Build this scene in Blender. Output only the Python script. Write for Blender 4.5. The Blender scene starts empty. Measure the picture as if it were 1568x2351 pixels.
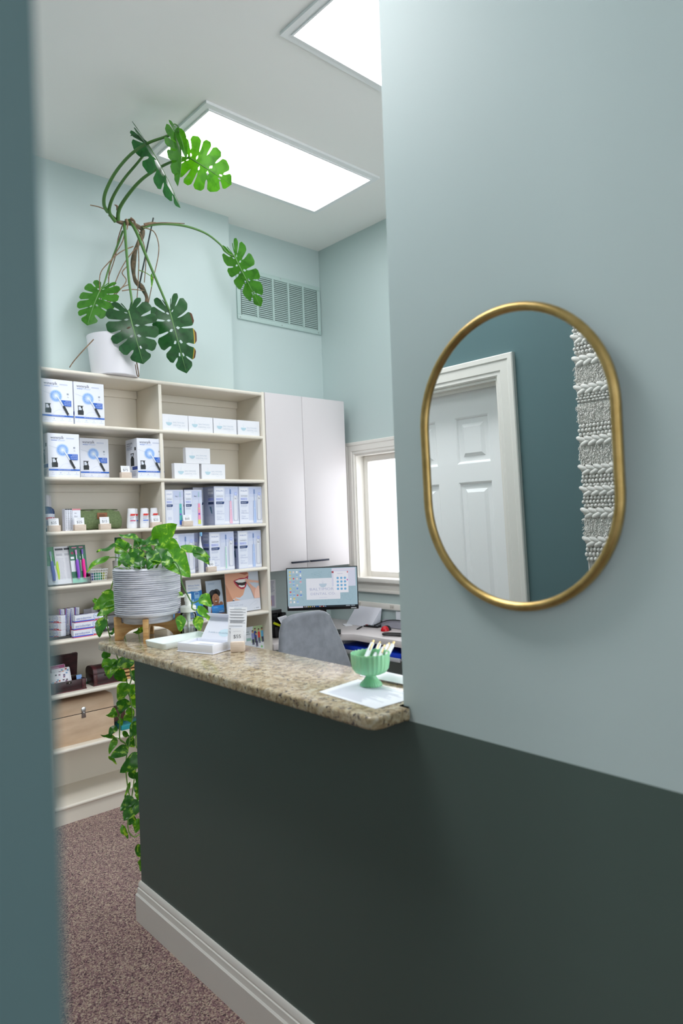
import bpy, bmesh, math, random
from mathutils import Vector, Matrix, Euler
random.seed(7)
sc = bpy.context.scene
COL = sc.collection
PI = math.pi
WALLHEX = '#c1d0cf'; TEALHEX = '#5a7477'; DARKHEX = '#52615b'
LIGHT_A = 3.05; LIGHT_B = 14.0; CORY = 1.45; SCREEN = .40; SKY = 1.9; EXPO = 0.87
MYC = .752; MHW = .2225; MHH = .297; MTILT = -.022
V = Vector

# ---------------------------------------------------------------- materials
def lin(h):
    h = h.lstrip('#')
    o = []
    for i in (0, 2, 4):
        c = int(h[i:i+2], 16) / 255
        o.append(c / 12.92 if c <= .04045 else ((c + .055) / 1.055) ** 2.4)
    return (*o, 1.0)
_m = {}
def M(hexc, rough=.5, metal=0, spec=.5, trans=0, emit=0, sheen=0, sub=0):
    key = (hexc, rough, metal, spec, trans, emit, sheen, sub)
    if key in _m: return _m[key]
    m = bpy.data.materials.new('paint_' + hexc.lstrip('#')); m.use_nodes = True
    b = m.node_tree.nodes['Principled BSDF']
    b.inputs['Base Color'].default_value = lin(hexc)
    b.inputs['Roughness'].default_value = rough
    b.inputs['Metallic'].default_value = metal
    b.inputs['Specular IOR Level'].default_value = spec
    b.inputs['Transmission Weight'].default_value = trans
    if sheen:
        b.inputs['Sheen Weight'].default_value = sheen; b.inputs['Sheen Roughness'].default_value = .4
    if sub:
        b.inputs['Subsurface Weight'].default_value = sub; b.inputs['Subsurface Scale'].default_value = .01
    if emit:
        b.inputs['Base Color'].default_value = (.02, .02, .02, 1); b.inputs['Emission Color'].default_value = lin(hexc); b.inputs['Emission Strength'].default_value = emit
    _m[key] = m
    return m
def nodes(name):
    m = bpy.data.materials.new(name); m.use_nodes = True
    nt = m.node_tree
    return m, nt, nt.nodes['Principled BSDF']
def N(nt, t, **kw):
    n = nt.nodes.new(t)
    for k, v in kw.items():
        if k in n.inputs: n.inputs[k].default_value = v
        else: setattr(n, k, v)
    return n
def ramp(nt, fac, stops):
    r = nt.nodes.new('ShaderNodeValToRGB')
    e = r.color_ramp.elements
    while len(e) < len(stops): e.new(.5)
    for el, (p, c) in zip(e, stops): el.position = p; el.color = lin(c)
    nt.links.new(fac, r.inputs['Fac'])
    return r
def bump(nt, b, h, strength, dist=.002):
    n = nt.nodes.new('ShaderNodeBump'); n.inputs['Strength'].default_value = strength; n.inputs['Distance'].default_value = dist
    nt.links.new(h, n.inputs['Height']); nt.links.new(n.outputs['Normal'], b.inputs['Normal'])
def objco(nt):
    return nt.nodes.new('ShaderNodeTexCoord').outputs['Object']
def wallpaint(name, hexc, rough=.55, spec=.35):
    m, nt, b = nodes(name)
    b.inputs['Base Color'].default_value = lin(hexc); b.inputs['Roughness'].default_value = rough
    b.inputs['Specular IOR Level'].default_value = spec
    n = N(nt, 'ShaderNodeTexNoise', Scale=260.0, Detail=2.0); nt.links.new(objco(nt), n.inputs['Vector'])
    bump(nt, b, n.outputs['Fac'], .10, .001)
    return m
def noisy(name, stops, scale, rough, detail=4, bumps=0, dist=.001, stretch=None, spec=.5, metal=0, sheen=0):
    m, nt, b = nodes(name)
    n = N(nt, 'ShaderNodeTexNoise', Scale=scale, Detail=float(detail))
    co = objco(nt)
    if stretch:
        mp = nt.nodes.new('ShaderNodeMapping'); mp.inputs['Scale'].default_value = stretch
        nt.links.new(co, mp.inputs['Vector']); co = mp.outputs['Vector']
    nt.links.new(co, n.inputs['Vector'])
    r = ramp(nt, n.outputs['Fac'], stops); nt.links.new(r.outputs['Color'], b.inputs['Base Color'])
    b.inputs['Roughness'].default_value = rough; b.inputs['Specular IOR Level'].default_value = spec
    b.inputs['Metallic'].default_value = metal
    if sheen:
        b.inputs['Sheen Weight'].default_value = sheen; b.inputs['Sheen Roughness'].default_value = .35
    if bumps: bump(nt, b, n.outputs['Fac'], bumps, dist)
    return m

PAINT_LIGHT = wallpaint('sage_paint', WALLHEX, .5)
PAINT_MID = wallpaint('teal_paint', TEALHEX, .5)
PAINT_DARK = wallpaint('charcoal_green_paint', DARKHEX, .45)
CEIL = wallpaint('ceiling_paint', '#f7f6f3', .9, .1)
TRIM = M('#eae6df', .35)
SHELF = M('#e5ded1', .4)
LAMINATE = M('#d6d0d2', .35)
WHITE = M('#e9eaf0', .4)
PAPER = M('#eceef4', .6)
BLACK = M('#0b0c0f', .35)
def thinglass(name, gl, tint=(1, 1, 1, 1)):
    m, nt, b = nodes(name); t = nt.nodes.new('ShaderNodeBsdfTransparent'); t.inputs['Color'].default_value = tint
    g = nt.nodes.new('ShaderNodeBsdfGlossy'); g.inputs['Roughness'].default_value = .03
    lw = nt.nodes.new('ShaderNodeLayerWeight'); lw.inputs['Blend'].default_value = gl
    mx = nt.nodes.new('ShaderNodeMixShader'); nt.links.new(lw.outputs['Fresnel'], mx.inputs[0]); nt.links.new(t.outputs[0], mx.inputs[1]); nt.links.new(g.outputs[0], mx.inputs[2]); nt.links.new(mx.outputs[0], nt.nodes['Material Output'].inputs['Surface'])
    return m
GLASS = thinglass('clear_glass', .25, (.95, .965, .96, 1))
METAL = M('#b8b8b8', .25, metal=1)

def carpet():
    m, nt, b = nodes('carpet')
    co = objco(nt)
    n1 = N(nt, 'ShaderNodeTexNoise', Scale=230.0, Detail=3.0); n2 = N(nt, 'ShaderNodeTexVoronoi', Scale=240.0); n3 = N(nt, 'ShaderNodeTexNoise', Scale=2.2, Detail=2.0)
    for n in (n1, n2, n3): nt.links.new(co, n.inputs['Vector'])
    sep = nt.nodes.new('ShaderNodeSeparateColor'); nt.links.new(n2.outputs['Color'], sep.inputs['Color'])
    r = ramp(nt, sep.outputs['Red'], [(0, '#3c2c31'), (.25, '#7c5c61'), (.5, '#9f7f80'), (.75, '#b59d8b'), (1, '#d3c4ad')])
    r.color_ramp.interpolation = 'LINEAR'
    mx = N(nt, 'ShaderNodeMix', data_type='RGBA'); mx.inputs[0].default_value = .35; mx.blend_type = 'MULTIPLY'
    r2 = ramp(nt, n1.outputs['Fac'], [(.3, '#7a5d63'), (.7, '#f5eeee')])
    nt.links.new(r.outputs['Color'], mx.inputs[6]); nt.links.new(r2.outputs['Color'], mx.inputs[7])
    nt.links.new(mx.outputs[2], b.inputs['Base Color'])
    b.inputs['Roughness'].default_value = .95; b.inputs['Specular IOR Level'].default_value = .1
    b.inputs['Sheen Weight'].default_value = .2
    bump(nt, b, sep.outputs['Red'], .5, .004)
    return m
CARPET = carpet()

def granite():
    m, nt, b = nodes('granite')
    co = objco(nt)
    n1 = N(nt, 'ShaderNodeTexNoise', Scale=38.0, Detail=7.0, Roughness=.65, Distortion=.6)
    n2 = N(nt, 'ShaderNodeTexNoise', Scale=85.0, Detail=5.0, Roughness=.7, Distortion=.4)
    n3 = N(nt, 'ShaderNodeTexNoise', Scale=60.0, Detail=4.0, Roughness=.6, Distortion=1.0)
    for n in (n1, n2): nt.links.new(co, n.inputs['Vector'])
    mp = nt.nodes.new('ShaderNodeMapping'); mp.inputs['Location'].default_value = (3, 7, 1); nt.links.new(co, mp.inputs['Vector']); nt.links.new(mp.outputs['Vector'], n3.inputs['Vector'])
    base = ramp(nt, n1.outputs['Fac'], [(.3, '#776a5a'), (.42, '#9a8768'), (.52, '#b8a788'), (.62, '#c3b9a2'), (.75, '#a89e90')])
    dk = ramp(nt, n2.outputs['Fac'], [(.385, '#ffffff'), (.44, '#000000')])
    dk2 = ramp(nt, n3.outputs['Fac'], [(.62, '#000000'), (.72, '#ffffff')])
    m1 = N(nt, 'ShaderNodeMix', data_type='RGBA'); nt.links.new(dk.outputs['Color'], m1.inputs[0]); nt.links.new(base.outputs['Color'], m1.inputs[6]); m1.inputs[7].default_value = lin('#453c3f')
    m2 = N(nt, 'ShaderNodeMix', data_type='RGBA'); nt.links.new(dk2.outputs['Color'], m2.inputs[0]); nt.links.new(m1.outputs[2], m2.inputs[6]); m2.inputs[7].default_value = lin('#8d6f55')
    nt.links.new(m2.outputs[2], b.inputs['Base Color'])
    b.inputs['Roughness'].default_value = .12; b.inputs['Specular IOR Level'].default_value = .55
    return m
GRANITE = granite()
WOOD = noisy('beech_wood', [(.3, '#a87846'), (.5, '#c59a63'), (.7, '#d3ab76')], 14, .5, 5, stretch=(1, 1, 7))
BLOCKWOOD = noisy('pale_maple', [(.3, '#d3c0b0'), (.7, '#e2d2c4')], 30, .6, 4, stretch=(1, 1, 6))
CHESTWOOD = noisy('pale_plywood', [(.3, '#c3a68a'), (.55, '#d2b79b'), (.75, '#dcc4aa')], 6, .6, 6, stretch=(1, 1, 4))
DARKWOOD = noisy('dark_stained_wood', [(.3, '#1d0d10'), (.6, '#37161c'), (.8, '#4a2329')], 18, .35, 5, stretch=(1, 3, 3))
VELVET = noisy('grey_velvet', [(.3, '#787b82'), (.7, '#878a92')], 22, .75, 6, bumps=.1, sheen=.6, spec=.2)
GOLD = noisy('brushed_gold', [(.3, '#ac9058'), (.7, '#c0a46c')], 40, .42, 3, metal=1)
CANVAS = noisy('olive_canvas', [(.3, '#5c6c48'), (.7, '#71825a')], 120, .85, 3, bumps=.2)
JADE = M('#8ed2a2', .18, sub=.25)
CREAM = noisy('cotton_yarn', [(.3, '#dcd8d2'), (.7, '#eeebe6')], 300, .9, 3, bumps=.3, spec=.1)

def leafmat(name, dark, mid, light, var=0., rough=.32, browntip=False):
    m, nt, b = nodes(name)
    co = objco(nt)
    n = N(nt, 'ShaderNodeTexNoise', Scale=42.0 if var else 24.0, Detail=6.0, Distortion=.8); nt.links.new(co, n.inputs['Vector'])
    r = ramp(nt, n.outputs['Fac'], [(.3, dark), (.55, mid), (.64 if var else .8, mid if not var else light), (1, light)])
    nt.links.new(r.outputs['Color'], b.inputs['Base Color'])
    b.inputs['Roughness'].default_value = rough; b.inputs['Specular IOR Level'].default_value = .5
    tr = nt.nodes.new('ShaderNodeBsdfTranslucent'); nt.links.new(r.outputs['Color'], tr.inputs['Color'])
    hs = N(nt, 'ShaderNodeHueSaturation', Value=2.6, Saturation=1.25, Hue=.485); nt.links.new(r.outputs['Color'], hs.inputs['Color']); nt.links.new(hs.outputs['Color'], tr.inputs['Color'])
    ms = nt.nodes.new('ShaderNodeMixShader'); ms.inputs[0].default_value = .28
    nt.links.new(b.outputs[0], ms.inputs[1]); nt.links.new(tr.outputs[0], ms.inputs[2])
    nt.links.new(ms.outputs[0], nt.nodes['Material Output'].inputs['Surface'])
    return m
MONSTERA = leafmat('monstera_leaf', '#1f3d24', '#2b5230', '#3a6a38')
MONSTERA_BACKLIT = leafmat('monstera_leaf_backlit', '#2f6420', '#427d2a', '#58963a')  # brighter green paints backlight into some of the leaves
POTHOS = leafmat('pothos_leaf', '#24571a', '#367326', '#8fb648', var=1)
POTHOS_L = leafmat('pothos_leaf_pale', '#3f7d24', '#56952e', '#9fc452', var=1)
STEM = M('#4f7a3a', .5)
STEM_P = M('#7da64a', .5)
ROOT = noisy('dried_root', [(.3, '#6b5442'), (.7, '#9a8166')], 60, .85)
BARK = noisy('monstera_trunk', [(.35, '#3f4a36'), (.55, '#6a5a46'), (.75, '#8f7a60')], 35, .8, bumps=.4)
SOIL = noisy('potting_soil', [(.3, '#1d1612'), (.7, '#3d3027')], 90, .95, bumps=.6, dist=.01)

# ---------------------------------------------------------------- mesh builder
_txt = {}
def textmesh(s):
    if s in _txt: return _txt[s]
    cu = bpy.data.curves.new('lettering', 'FONT'); cu.body = s; cu.size = 1; cu.resolution_u = 2
    cu.align_x = 'LEFT'
    o = bpy.data.objects.new('lettering', cu); COL.objects.link(o)
    dg = bpy.context.evaluated_depsgraph_get(); dg.update()
    me = o.evaluated_get(dg).to_mesh()
    vs = [tuple(v.co) for v in me.vertices]; fs = [tuple(p.vertices) for p in me.polygons]
    o.evaluated_get(dg).to_mesh_clear()
    bpy.data.objects.remove(o); bpy.data.curves.remove(cu)
    xs = [v[0] for v in vs] or [0]
    r = (vs, fs, min(xs), max(xs)); _txt[s] = r
    return r

class MB:
    def __init__(self):
        self.v = []; self.f = []; self.mi = []; self.mats = []; self.X = Matrix.Identity(4); self.sharp = 38
    def slot(self, m):
        if m not in self.mats: self.mats.append(m)
        return self.mats.index(m)
    def add(self, vs, fs, m):
        k = len(self.v); s = self.slot(m); X = self.X
        self.v += [tuple(X @ V(p)) for p in vs]
        self.f += [tuple(k + i for i in f) for f in fs]; self.mi += [s] * len(fs)
        return self
    def bm(self, bm, m):
        bm.verts.ensure_lookup_table()
        for i, v in enumerate(bm.verts): v.index = i
        self.add([v.co.copy() for v in bm.verts], [[v.index for v in f.verts] for f in bm.faces], m); bm.free()
        return self
    def box(self, x0, x1, y0, y1, z0, z1, m, bev=0, seg=2):
        if bev <= 0:
            vs = [(x, y, z) for x in (x0, x1) for y in (y0, y1) for z in (z0, z1)]
            return self.add(vs, [(0, 1, 3, 2), (4, 6, 7, 5), (0, 4, 5, 1), (2, 3, 7, 6), (0, 2, 6, 4), (1, 5, 7, 3)], m)
        b = bmesh.new(); bmesh.ops.create_cube(b, size=1)
        for v in b.verts: v.co = V(((x0+x1)/2 + v.co.x*(x1-x0), (y0+y1)/2 + v.co.y*(y1-y0), (z0+z1)/2 + v.co.z*(z1-z0)))
        bmesh.ops.bevel(b, geom=b.edges[:], offset=bev, segments=seg, affect='EDGES', profile=.5)
        return self.bm(b, m)
    def prism(self, pts, axis, a, b, m, bev=0, seg=2):
        # polygon in the plane across `axis`, extruded from a to b
        def p3(p, t):
            return {'x': (t, p[0], p[1]), 'y': (p[0], t, p[1]), 'z': (p[0], p[1], t)}[axis]
        bm = bmesh.new()
        lo = [bm.verts.new(p3(p, a)) for p in pts]; hi = [bm.verts.new(p3(p, b)) for p in pts]
        n = len(pts); bm.faces.new(lo[::-1]); bm.faces.new(hi)
        for i in range(n): bm.faces.new((lo[i], lo[(i+1) % n], hi[(i+1) % n], hi[i]))
        bmesh.ops.recalc_face_normals(bm, faces=bm.faces[:])
        if bev:
            ed = [e for e in bm.edges if len({(v in lo) for v in e.verts}) == 1]
            bmesh.ops.bevel(bm, geom=ed, offset=bev, segments=seg, affect='EDGES', profile=.5)
        return self.bm(bm, m)
    def lathe(self, prof, c, m, seg=32, fr=None, fz=None):
        vs = []; fs = []; n = len(prof)
        for j in range(seg):
            a = 2*PI*j/seg
            for i, (r, z) in enumerate(prof):
                rr = r * (fr(a, i) if fr else 1); zz = z + (fz(a, i) if fz else 0)
                vs.append((c[0] + rr*math.cos(a), c[1] + rr*math.sin(a), c[2] + zz))
        for j in range(seg):
            k = (j+1) % seg
            for i in range(n-1): fs.append((j*n+i, k*n+i, k*n+i+1, j*n+i+1))
        if prof[0][0] > 1e-6: fs.append([j*n for j in range(seg)][::-1])
        if prof[-1][0] > 1e-6: fs.append([j*n+n-1 for j in range(seg)])
        return self.add(vs, fs, m)
    def tube(self, pts, r, m, seg=8, sm=0, cap=True):
        P = [V(p) for p in pts]
        if sm: P = smooth(P, sm)
        n = len(P); R = r if callable(r) else (lambda t: r)
        vs = []; fs = []; prev = None
        for i, p in enumerate(P):
            t = (P[min(i+1, n-1)] - P[max(i-1, 0)])
            t = t.normalized() if t.length > 1e-9 else V((0, 0, 1))
            if prev is None:
                u = t.orthogonal().normalized()
            else:
                u = prev - t * prev.dot(t); u = u.normalized() if u.length > 1e-6 else t.orthogonal().normalized()
            prev = u; w = t.cross(u); rr = R(i/(n-1))
            for k in range(seg):
                a = 2*PI*k/seg; vs.append(p + (u*math.cos(a) + w*math.sin(a))*rr)
        for i in range(n-1):
            for k in range(seg):
                l = (k+1) % seg; fs.append((i*seg+k, i*seg+l, (i+1)*seg+l, (i+1)*seg+k))
        if cap:
            fs.append([k for k in range(seg)][::-1]); fs.append([(n-1)*seg+k for k in range(seg)])
        return self.add(vs, fs, m)
    def ball(self, c, r, m, seg=10, ring=6, sc_=(1, 1, 1)):
        prof = [(math.sin(PI*i/ring), -math.cos(PI*i/ring)) for i in range(ring+1)]
        vs = []; fs = []; n = ring+1
        for j in range(seg):
            a = 2*PI*j/seg
            for (q, z) in prof: vs.append((c[0]+r*sc_[0]*q*math.cos(a), c[1]+r*sc_[1]*q*math.sin(a), c[2]+r*sc_[2]*z))
        for j in range(seg):
            k = (j+1) % seg
            for i in range(n-1): fs.append((j*n+i, k*n+i, k*n+i+1, j*n+i+1))
        return self.add(vs, fs, m)
    def text(self, s, o, u, v, size, m, align='l', width=None):
        vs, fs, a, b = textmesh(s)
        o = V(o); u = V(u).normalized(); v = V(v).normalized()
        k = size; kx = size if width is None else width/max(b-a, 1e-6)
        sh = {'l': a, 'c': (a+b)/2, 'r': b}[align]
        return self.add([o + u*(p[0]-sh)*kx + v*p[1]*k for p in vs], fs, m)
    def grid(self, fn, nu, nv, m):
        vs = [fn(i/nu, j/nv) for i in range(nu+1) for j in range(nv+1)]
        fs = [(i*(nv+1)+j, (i+1)*(nv+1)+j, (i+1)*(nv+1)+j+1, i*(nv+1)+j+1) for i in range(nu) for j in range(nv)]
        return self.add(vs, fs, m)
    def build(self, name, parent=None, loc=(0, 0, 0), rot=(0, 0, 0), flat=False):
        me = bpy.data.meshes.new(name); me.from_pydata(self.v, [], self.f)
        for m in self.mats: me.materials.append(m)
        me.polygons.foreach_set('material_index', self.mi)
        if not flat:
            me.polygons.foreach_set('use_smooth', [True]*len(self.f)); me.set_sharp_from_angle(angle=math.radians(self.sharp))
        me.update()
        o = bpy.data.objects.new(name, me); COL.objects.link(o)
        o.location = loc; o.rotation_euler = rot
        if parent is not None: o.parent = parent
        return o

def smooth(P, k):
    out = []; n = len(P)
    for i in range(n-1):
        a, b, c, d = P[max(i-1, 0)], P[i], P[i+1], P[min(i+2, n-1)]
        for j in range(k):
            t = j/k
            out.append(.5*((2*b) + (c-a)*t + (2*a-5*b+4*c-d)*t*t + (3*b-a-3*c+d)*t**3))
    out.append(P[-1]); return out
def roundpoly(pts, rad, seg=6):
    out = []; n = len(pts)
    for i, p in enumerate(pts):
        r = rad[i] if isinstance(rad, (list, tuple)) else rad
        p = V(p); a = V(pts[i-1]); b = V(pts[(i+1) % n])
        if r <= 0: out.append(tuple(p)); continue
        d1 = (a-p).normalized(); d2 = (b-p).normalized()
        p1 = p + d1*r; p2 = p + d2*r
        for k in range(seg+1):
            t = k/seg; out.append(tuple(p1*(1-t)**2 + p*2*t*(1-t) + p2*t*t))
    return out

class Face:
    """flat print on a printed face: u, v run 0..1 over the face"""
    def __init__(s, mb, o, u, v, w, h):
        s.mb = mb; s.o = V(o); s.u = V(u).normalized(); s.v = V(v).normalized(); s.w = w; s.h = h; s.n = s.u.cross(s.v); s.l = 1
    def p(s, a, b): return s.o + s.u*a*s.w + s.v*b*s.h + s.n*.00035*s.l
    def poly(s, pts, m, layer=1):
        s.l = layer; s.mb.add([s.p(*q) for q in pts], [range(len(pts))], m)
    def rect(s, a, b, c, d, m, layer=1): s.poly([(a, b), (c, b), (c, d), (a, d)], m, layer)
    def disc(s, a, b, r, m, layer=1, n=24, ry=None, a0=0, a1=2*PI):
        ry = r*s.w/s.h if ry is None else ry
        k = n if a1-a0 >= 2*PI-.01 else n+1
        s.poly([(a + r*math.cos(a0+(a1-a0)*i/n), b + ry*math.sin(a0+(a1-a0)*i/n)) for i in range(k)], m, layer)
    def line(s, pts, t, m, layer=1):
        s.l = layer
        Q = [s.p(*q) for q in pts]
        for a, b in zip(Q[:-1], Q[1:]):
            d = (b-a)
            if d.length < 1e-7: continue
            e = s.n.cross(d.normalized())*t/2
            s.mb.add([a-e, b-e, b+e, a+e], [(0, 1, 2, 3)], m)
    def text(s, str_, a, b, size, m, align='l', layer=1, width=None):
        s.l = layer; s.mb.text(str_, s.p(a, b), s.u, s.v, size*s.h, m, align, None if width is None else width*s.w)
    def lines(s, a, b, c, d, k, m, layer=1, frac=.45, ragged=.15):
        hh = (d-b)/k
        for i in range(k):
            e = c - (c-a)*ragged*random.random()
            s.rect(a, d-hh*(i+frac), e, d-hh*i, m, layer)

# ---------------------------------------------------------------- scene objects
def tag(o, label, cat, group=None):
    o['label'] = label; o['category'] = cat
    if group: o['group'] = group
    return o
def thing(name, label, cat, loc=(0, 0, 0), rz=0, group=None):
    o = bpy.data.objects.new(name, None); COL.objects.link(o); o.empty_display_size = .05
    o.location = loc; o.rotation_euler = (0, 0, rz)
    return tag(o, label, cat, group)
def struct(o): o['kind'] = 'structure'; return o
def dup(root, loc, rz, label, group=None):
    r = root.copy(); COL.objects.link(r); r.location = loc; r.rotation_euler = (0, 0, rz); r['label'] = label
    if group: r['group'] = group
    for ch in list(root.children):
        c = ch.copy(); COL.objects.link(c); c.parent = r
        for g in list(ch.children):
            d = g.copy(); COL.objects.link(d); d.parent = c
    return r
# ================================================================ the room
CZ = 3.54            # ceiling height
mb = MB(); mb.box(-2.4, 3.5, -2.5, 4.0, -.06, 0, CARPET); struct(mb.build('floor', flat=True))
mb = MB(); mb.box(-2.4, 3.5, -2.5, 4.0, CZ, CZ+.1, CEIL); struct(mb.build('ceiling', flat=True))
mb = MB(); mb.box(-.32, 3.5, 3.87, 4.0, 0, CZ, PAINT_LIGHT)
mb.box(-.2, 1.16, 3.785, 3.87, 0, CZ, PAINT_LIGHT); mb.box(1.16, 2.505, 3.785, 3.87, 2.347, CZ, PAINT_LIGHT)
struct(mb.build('wall_back', flat=True))
mb = MB()
WY0, WY1, WZ0, WZ1 = 2.70, 3.548, 1.085, 1.968
mb.box(3.36, 3.5, .4, WY0, 0, CZ, PAINT_LIGHT); mb.box(3.36, 3.5, WY1, 3.87, 0, CZ, PAINT_LIGHT)
mb.box(3.36, 3.5, WY0, WY1, 0, WZ0, PAINT_LIGHT); mb.box(3.36, 3.5, WY0, WY1, WZ1, CZ, PAINT_LIGHT)
struct(mb.build('wall_right', flat=True))
mb = MB(); mb.box(1.15, 1.27, -2.4, 1.08, 1.048, CZ, PAINT_LIGHT); mb.box(1.15, 1.27, -2.4, 1.08, 0, 1.048, PAINT_DARK)
struct(mb.build('wall_center', flat=True))
mb = MB(); mb.box(1.15, 1.27, 1.0801, 2.49, 0, 1.05, PAINT_DARK); struct(mb.build('wall_counter', flat=True))
DY0, DY1, DZ = 1.672, 2.40, 2.034
mb = MB(); mb.box(-.32, -.2, .411, DY0, 0, CZ, PAINT_MID); mb.box(-.32, -.2, DY1, 3.87, 0, CZ, PAINT_MID); mb.box(-.32, -.2, DY0, DY1, DZ, CZ, PAINT_MID)
struct(mb.build('wall_left', flat=True))
mb = MB(); mb.box(-2.4, .099, .289, .41, 0, CZ, PAINT_MID); struct(mb.build('wall_entry', flat=True))
def fill_opening_wall(name, axis, p0, p1, a0, a1, holes, wn):
    """an unseen wall with tall openings added to let in fill light; axis = direction the wall runs along"""
    def bx(mb, a, b, c, d, m, q0=p0, q1=p1, bev=0):
        if axis == 'x': mb.box(a, b, q0, q1, c, d, m, bev)
        else: mb.box(q0, q1, a, b, c, d, m, bev)
    mb = MB(); cur = a0
    for (h0, h1, z0, z1) in holes:
        bx(mb, cur, h0, 0, CZ, PAINT_LIGHT); bx(mb, h0, h1, 0, z0, PAINT_LIGHT); bx(mb, h0, h1, z1, CZ, PAINT_LIGHT); cur = h1
    bx(mb, cur, a1, 0, CZ, PAINT_LIGHT); struct(mb.build(name, flat=True))
    for k, (h0, h1, z0, z1) in enumerate(holes):
        mb = MB(); f = .05; q = (p0+p1)/2
        for (a, b, c, d) in ((h0+.001, h0+f, z0, z1), (h1-f, h1-.001, z0, z1), (h0+f, h1-f, z0, z0+f), (h0+f, h1-f, z1-f, z1), ((h0+h1)/2-.02, (h0+h1)/2+.02, z0+f, z1-f)): bx(mb, a, b, c, d, TRIM, q-.03, q+.03, .004)
        struct(mb.build('window_%d' % (wn+k)))  # frame of an added opening that only serves the fill light
fill_opening_wall('wall_rear', 'x', -2.5, -2.401, -2.4, 1.27, [(0, 1.0, .6, 3.3)], 2)  # opening added behind the camera to light the bookcase from the front
fill_opening_wall('wall_lobby', 'y', -2.4, -2.3, -2.4, .288, [(-1.7, -.4, .6, 3.3)], 3)  # unseen side opening, added to brighten the near mirror wall
fill_opening_wall('wall_office', 'x', .28, .40, 1.271, 3.5, [(1.45, 3.2, .5, 3.3)], 4)  # unseen opening, added to send frontal fill into the reception

# baseboard of the mirror wall, mitred round the end of the half wall
BP = [(0, 0), (.018, 0), (.018, .100), (.0165, .1015), (.0155, .104), (.0135, .106), (.0125, .112), (.0115, .126), (.0085, .128), (.0085, .131), (.0095, .134), (.008, .145), (.004, .152), (0, .152)]
mb = MB(); n = len(BP)
A = [(1.15-d, -2.4, z) for d, z in BP]; B = [(1.15-d, 2.49+d, z) for d, z in BP]; Cc = [(1.27, 2.49+d, z) for d, z in BP]
mb.add(A+B+Cc, [(k*n+i, k*n+i+1, (k+1)*n+i+1, (k+1)*n+i) for k in (0, 1) for i in range(n-1)] + [tuple(range(2*n, 3*n))], TRIM); mb.sharp = 25
struct(mb.build('baseboard_center'))
mb = MB(); A = [(-.2+d, .411, z) for d, z in BP]; B = [(-.2+d, DY0-.1, z) for d, z in BP]
mb.add(A+B, [(i, i+1, n+i+1, n+i) for i in range(n-1)], TRIM); mb.sharp = 25; struct(mb.build('baseboard_left'))

# door in the wall opposite the mirror (seen in the mirror)
door = bpy.data.objects.new('door_1', None); COL.objects.link(door); door.location = (-.29, DY0, 0); struct(door)
def casing_profile(mb, path, wmat, proj=(1, 0, 0)):
    """mitred casing: path = list of (inner corner, outward unit vector to outer corner) in the y-z plane"""
    prof = [(0, -.001), (0, .008), (.006, .012), (.02, .012), (.024, .016), (.06, .018), (.066, .022), (.084, .022), (.088, .018), (.088, 0)]
    secs = []
    for (y, z), (oy, oz) in path:
        secs.append([(proj[0]*h, y+oy*w, z+oz*w) for w, h in prof])
    k = len(prof); vs = [p for s in secs for p in s]
    mb.add(vs, [(a*k+i, a*k+i+1, (a+1)*k+i+1, (a+1)*k+i) for a in range(len(secs)-1) for i in range(k-1)], wmat)
mb = MB(); mb.X = Matrix.Translation((-.2, 0, 0)); mb.sharp = 20
casing_profile(mb, [((DY0, 0), (-1, 0)), ((DY0, DZ), (-1, 1)), ((DY1, DZ), (1, 1)), ((DY1, 0), (1, 0))], TRIM)
mb.X = Matrix.Identity(4)
mb.box(-.32, -.2, DY0-.001, DY0+.012, 0, DZ, TRIM); mb.box(-.32, -.2, DY1-.012, DY1+.001, 0, DZ, TRIM); mb.box(-.32, -.2, DY0+.012, DY1-.012, DZ-.012, DZ+.001, TRIM)
mb.box(-.25, -.237, DY0+.012, DY0+.024, 0, DZ, TRIM); mb.box(-.25, -.237, DY0+.024, DY1-.012, DZ-.026, DZ-.012, TRIM)
c = mb.build('casing'); c.parent = door; c.location = (.29, -DY0, 0)
DOORW = M('#f4f4f4', .3)
mb = MB(); mb.sharp = 15
Y0, Y1 = DY0+.013, DY1-.013; w = Y1-Y0
ys = [0, .105, .105+.2-.012, w-.105-.188, w-.105, w]; zs = [.012, .22, .80, .93, 1.60, 1.685, 1.90, DZ-.014]
mb.box(-.315, -.2905, Y0, Y1, .012, DZ-.014, DOORW)
for i in range(5):
    for j in range(7):
        a, b, c0, d = Y0+ys[i], Y0+ys[i+1], zs[j], zs[j+1]
        if i in (1, 3) and j in (1, 3, 5):
            rings = [(0, 0), (.006, -.003), (.013, -.014), (.018, -.017), (.021, -.017), (.046, -.002), (.048, -.001)]
            vs = []; fs = []
            for ins, dx in rings: vs += [(-.28+dx, a+ins, c0+ins), (-.28+dx, b-ins, c0+ins), (-.28+dx, b-ins, d-ins), (-.28+dx, a+ins, d-ins)]
            for r in range(len(rings)-1):
                for q in range(4): fs.append((r*4+q, r*4+(q+1) % 4, (r+1)*4+(q+1) % 4, (r+1)*4+q))
            L = (len(rings)-1)*4; fs.append((L, L+1, L+2, L+3)); mb.add(vs, fs, DOORW)
        else: mb.add([(-.28, a, c0), (-.28, b, c0), (-.28, b, d), (-.28, a, d)], [(0, 1, 2, 3)], DOORW)
c = mb.build('door_leaf'); c.parent = door; c.location = (.29, -DY0, 0)
mb = MB(); mb.lathe([(.0, 0), (.026, 0), (.026, .006), (.012, .012), (.012, .03), (.026, .045), (.028, .055), (.02, .066), (0, .07)], (0, 0, 0), METAL, 20)
c = mb.build('door_knob', door, (.01, w-.05, 1.0), (0, PI/2, 0))

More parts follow.
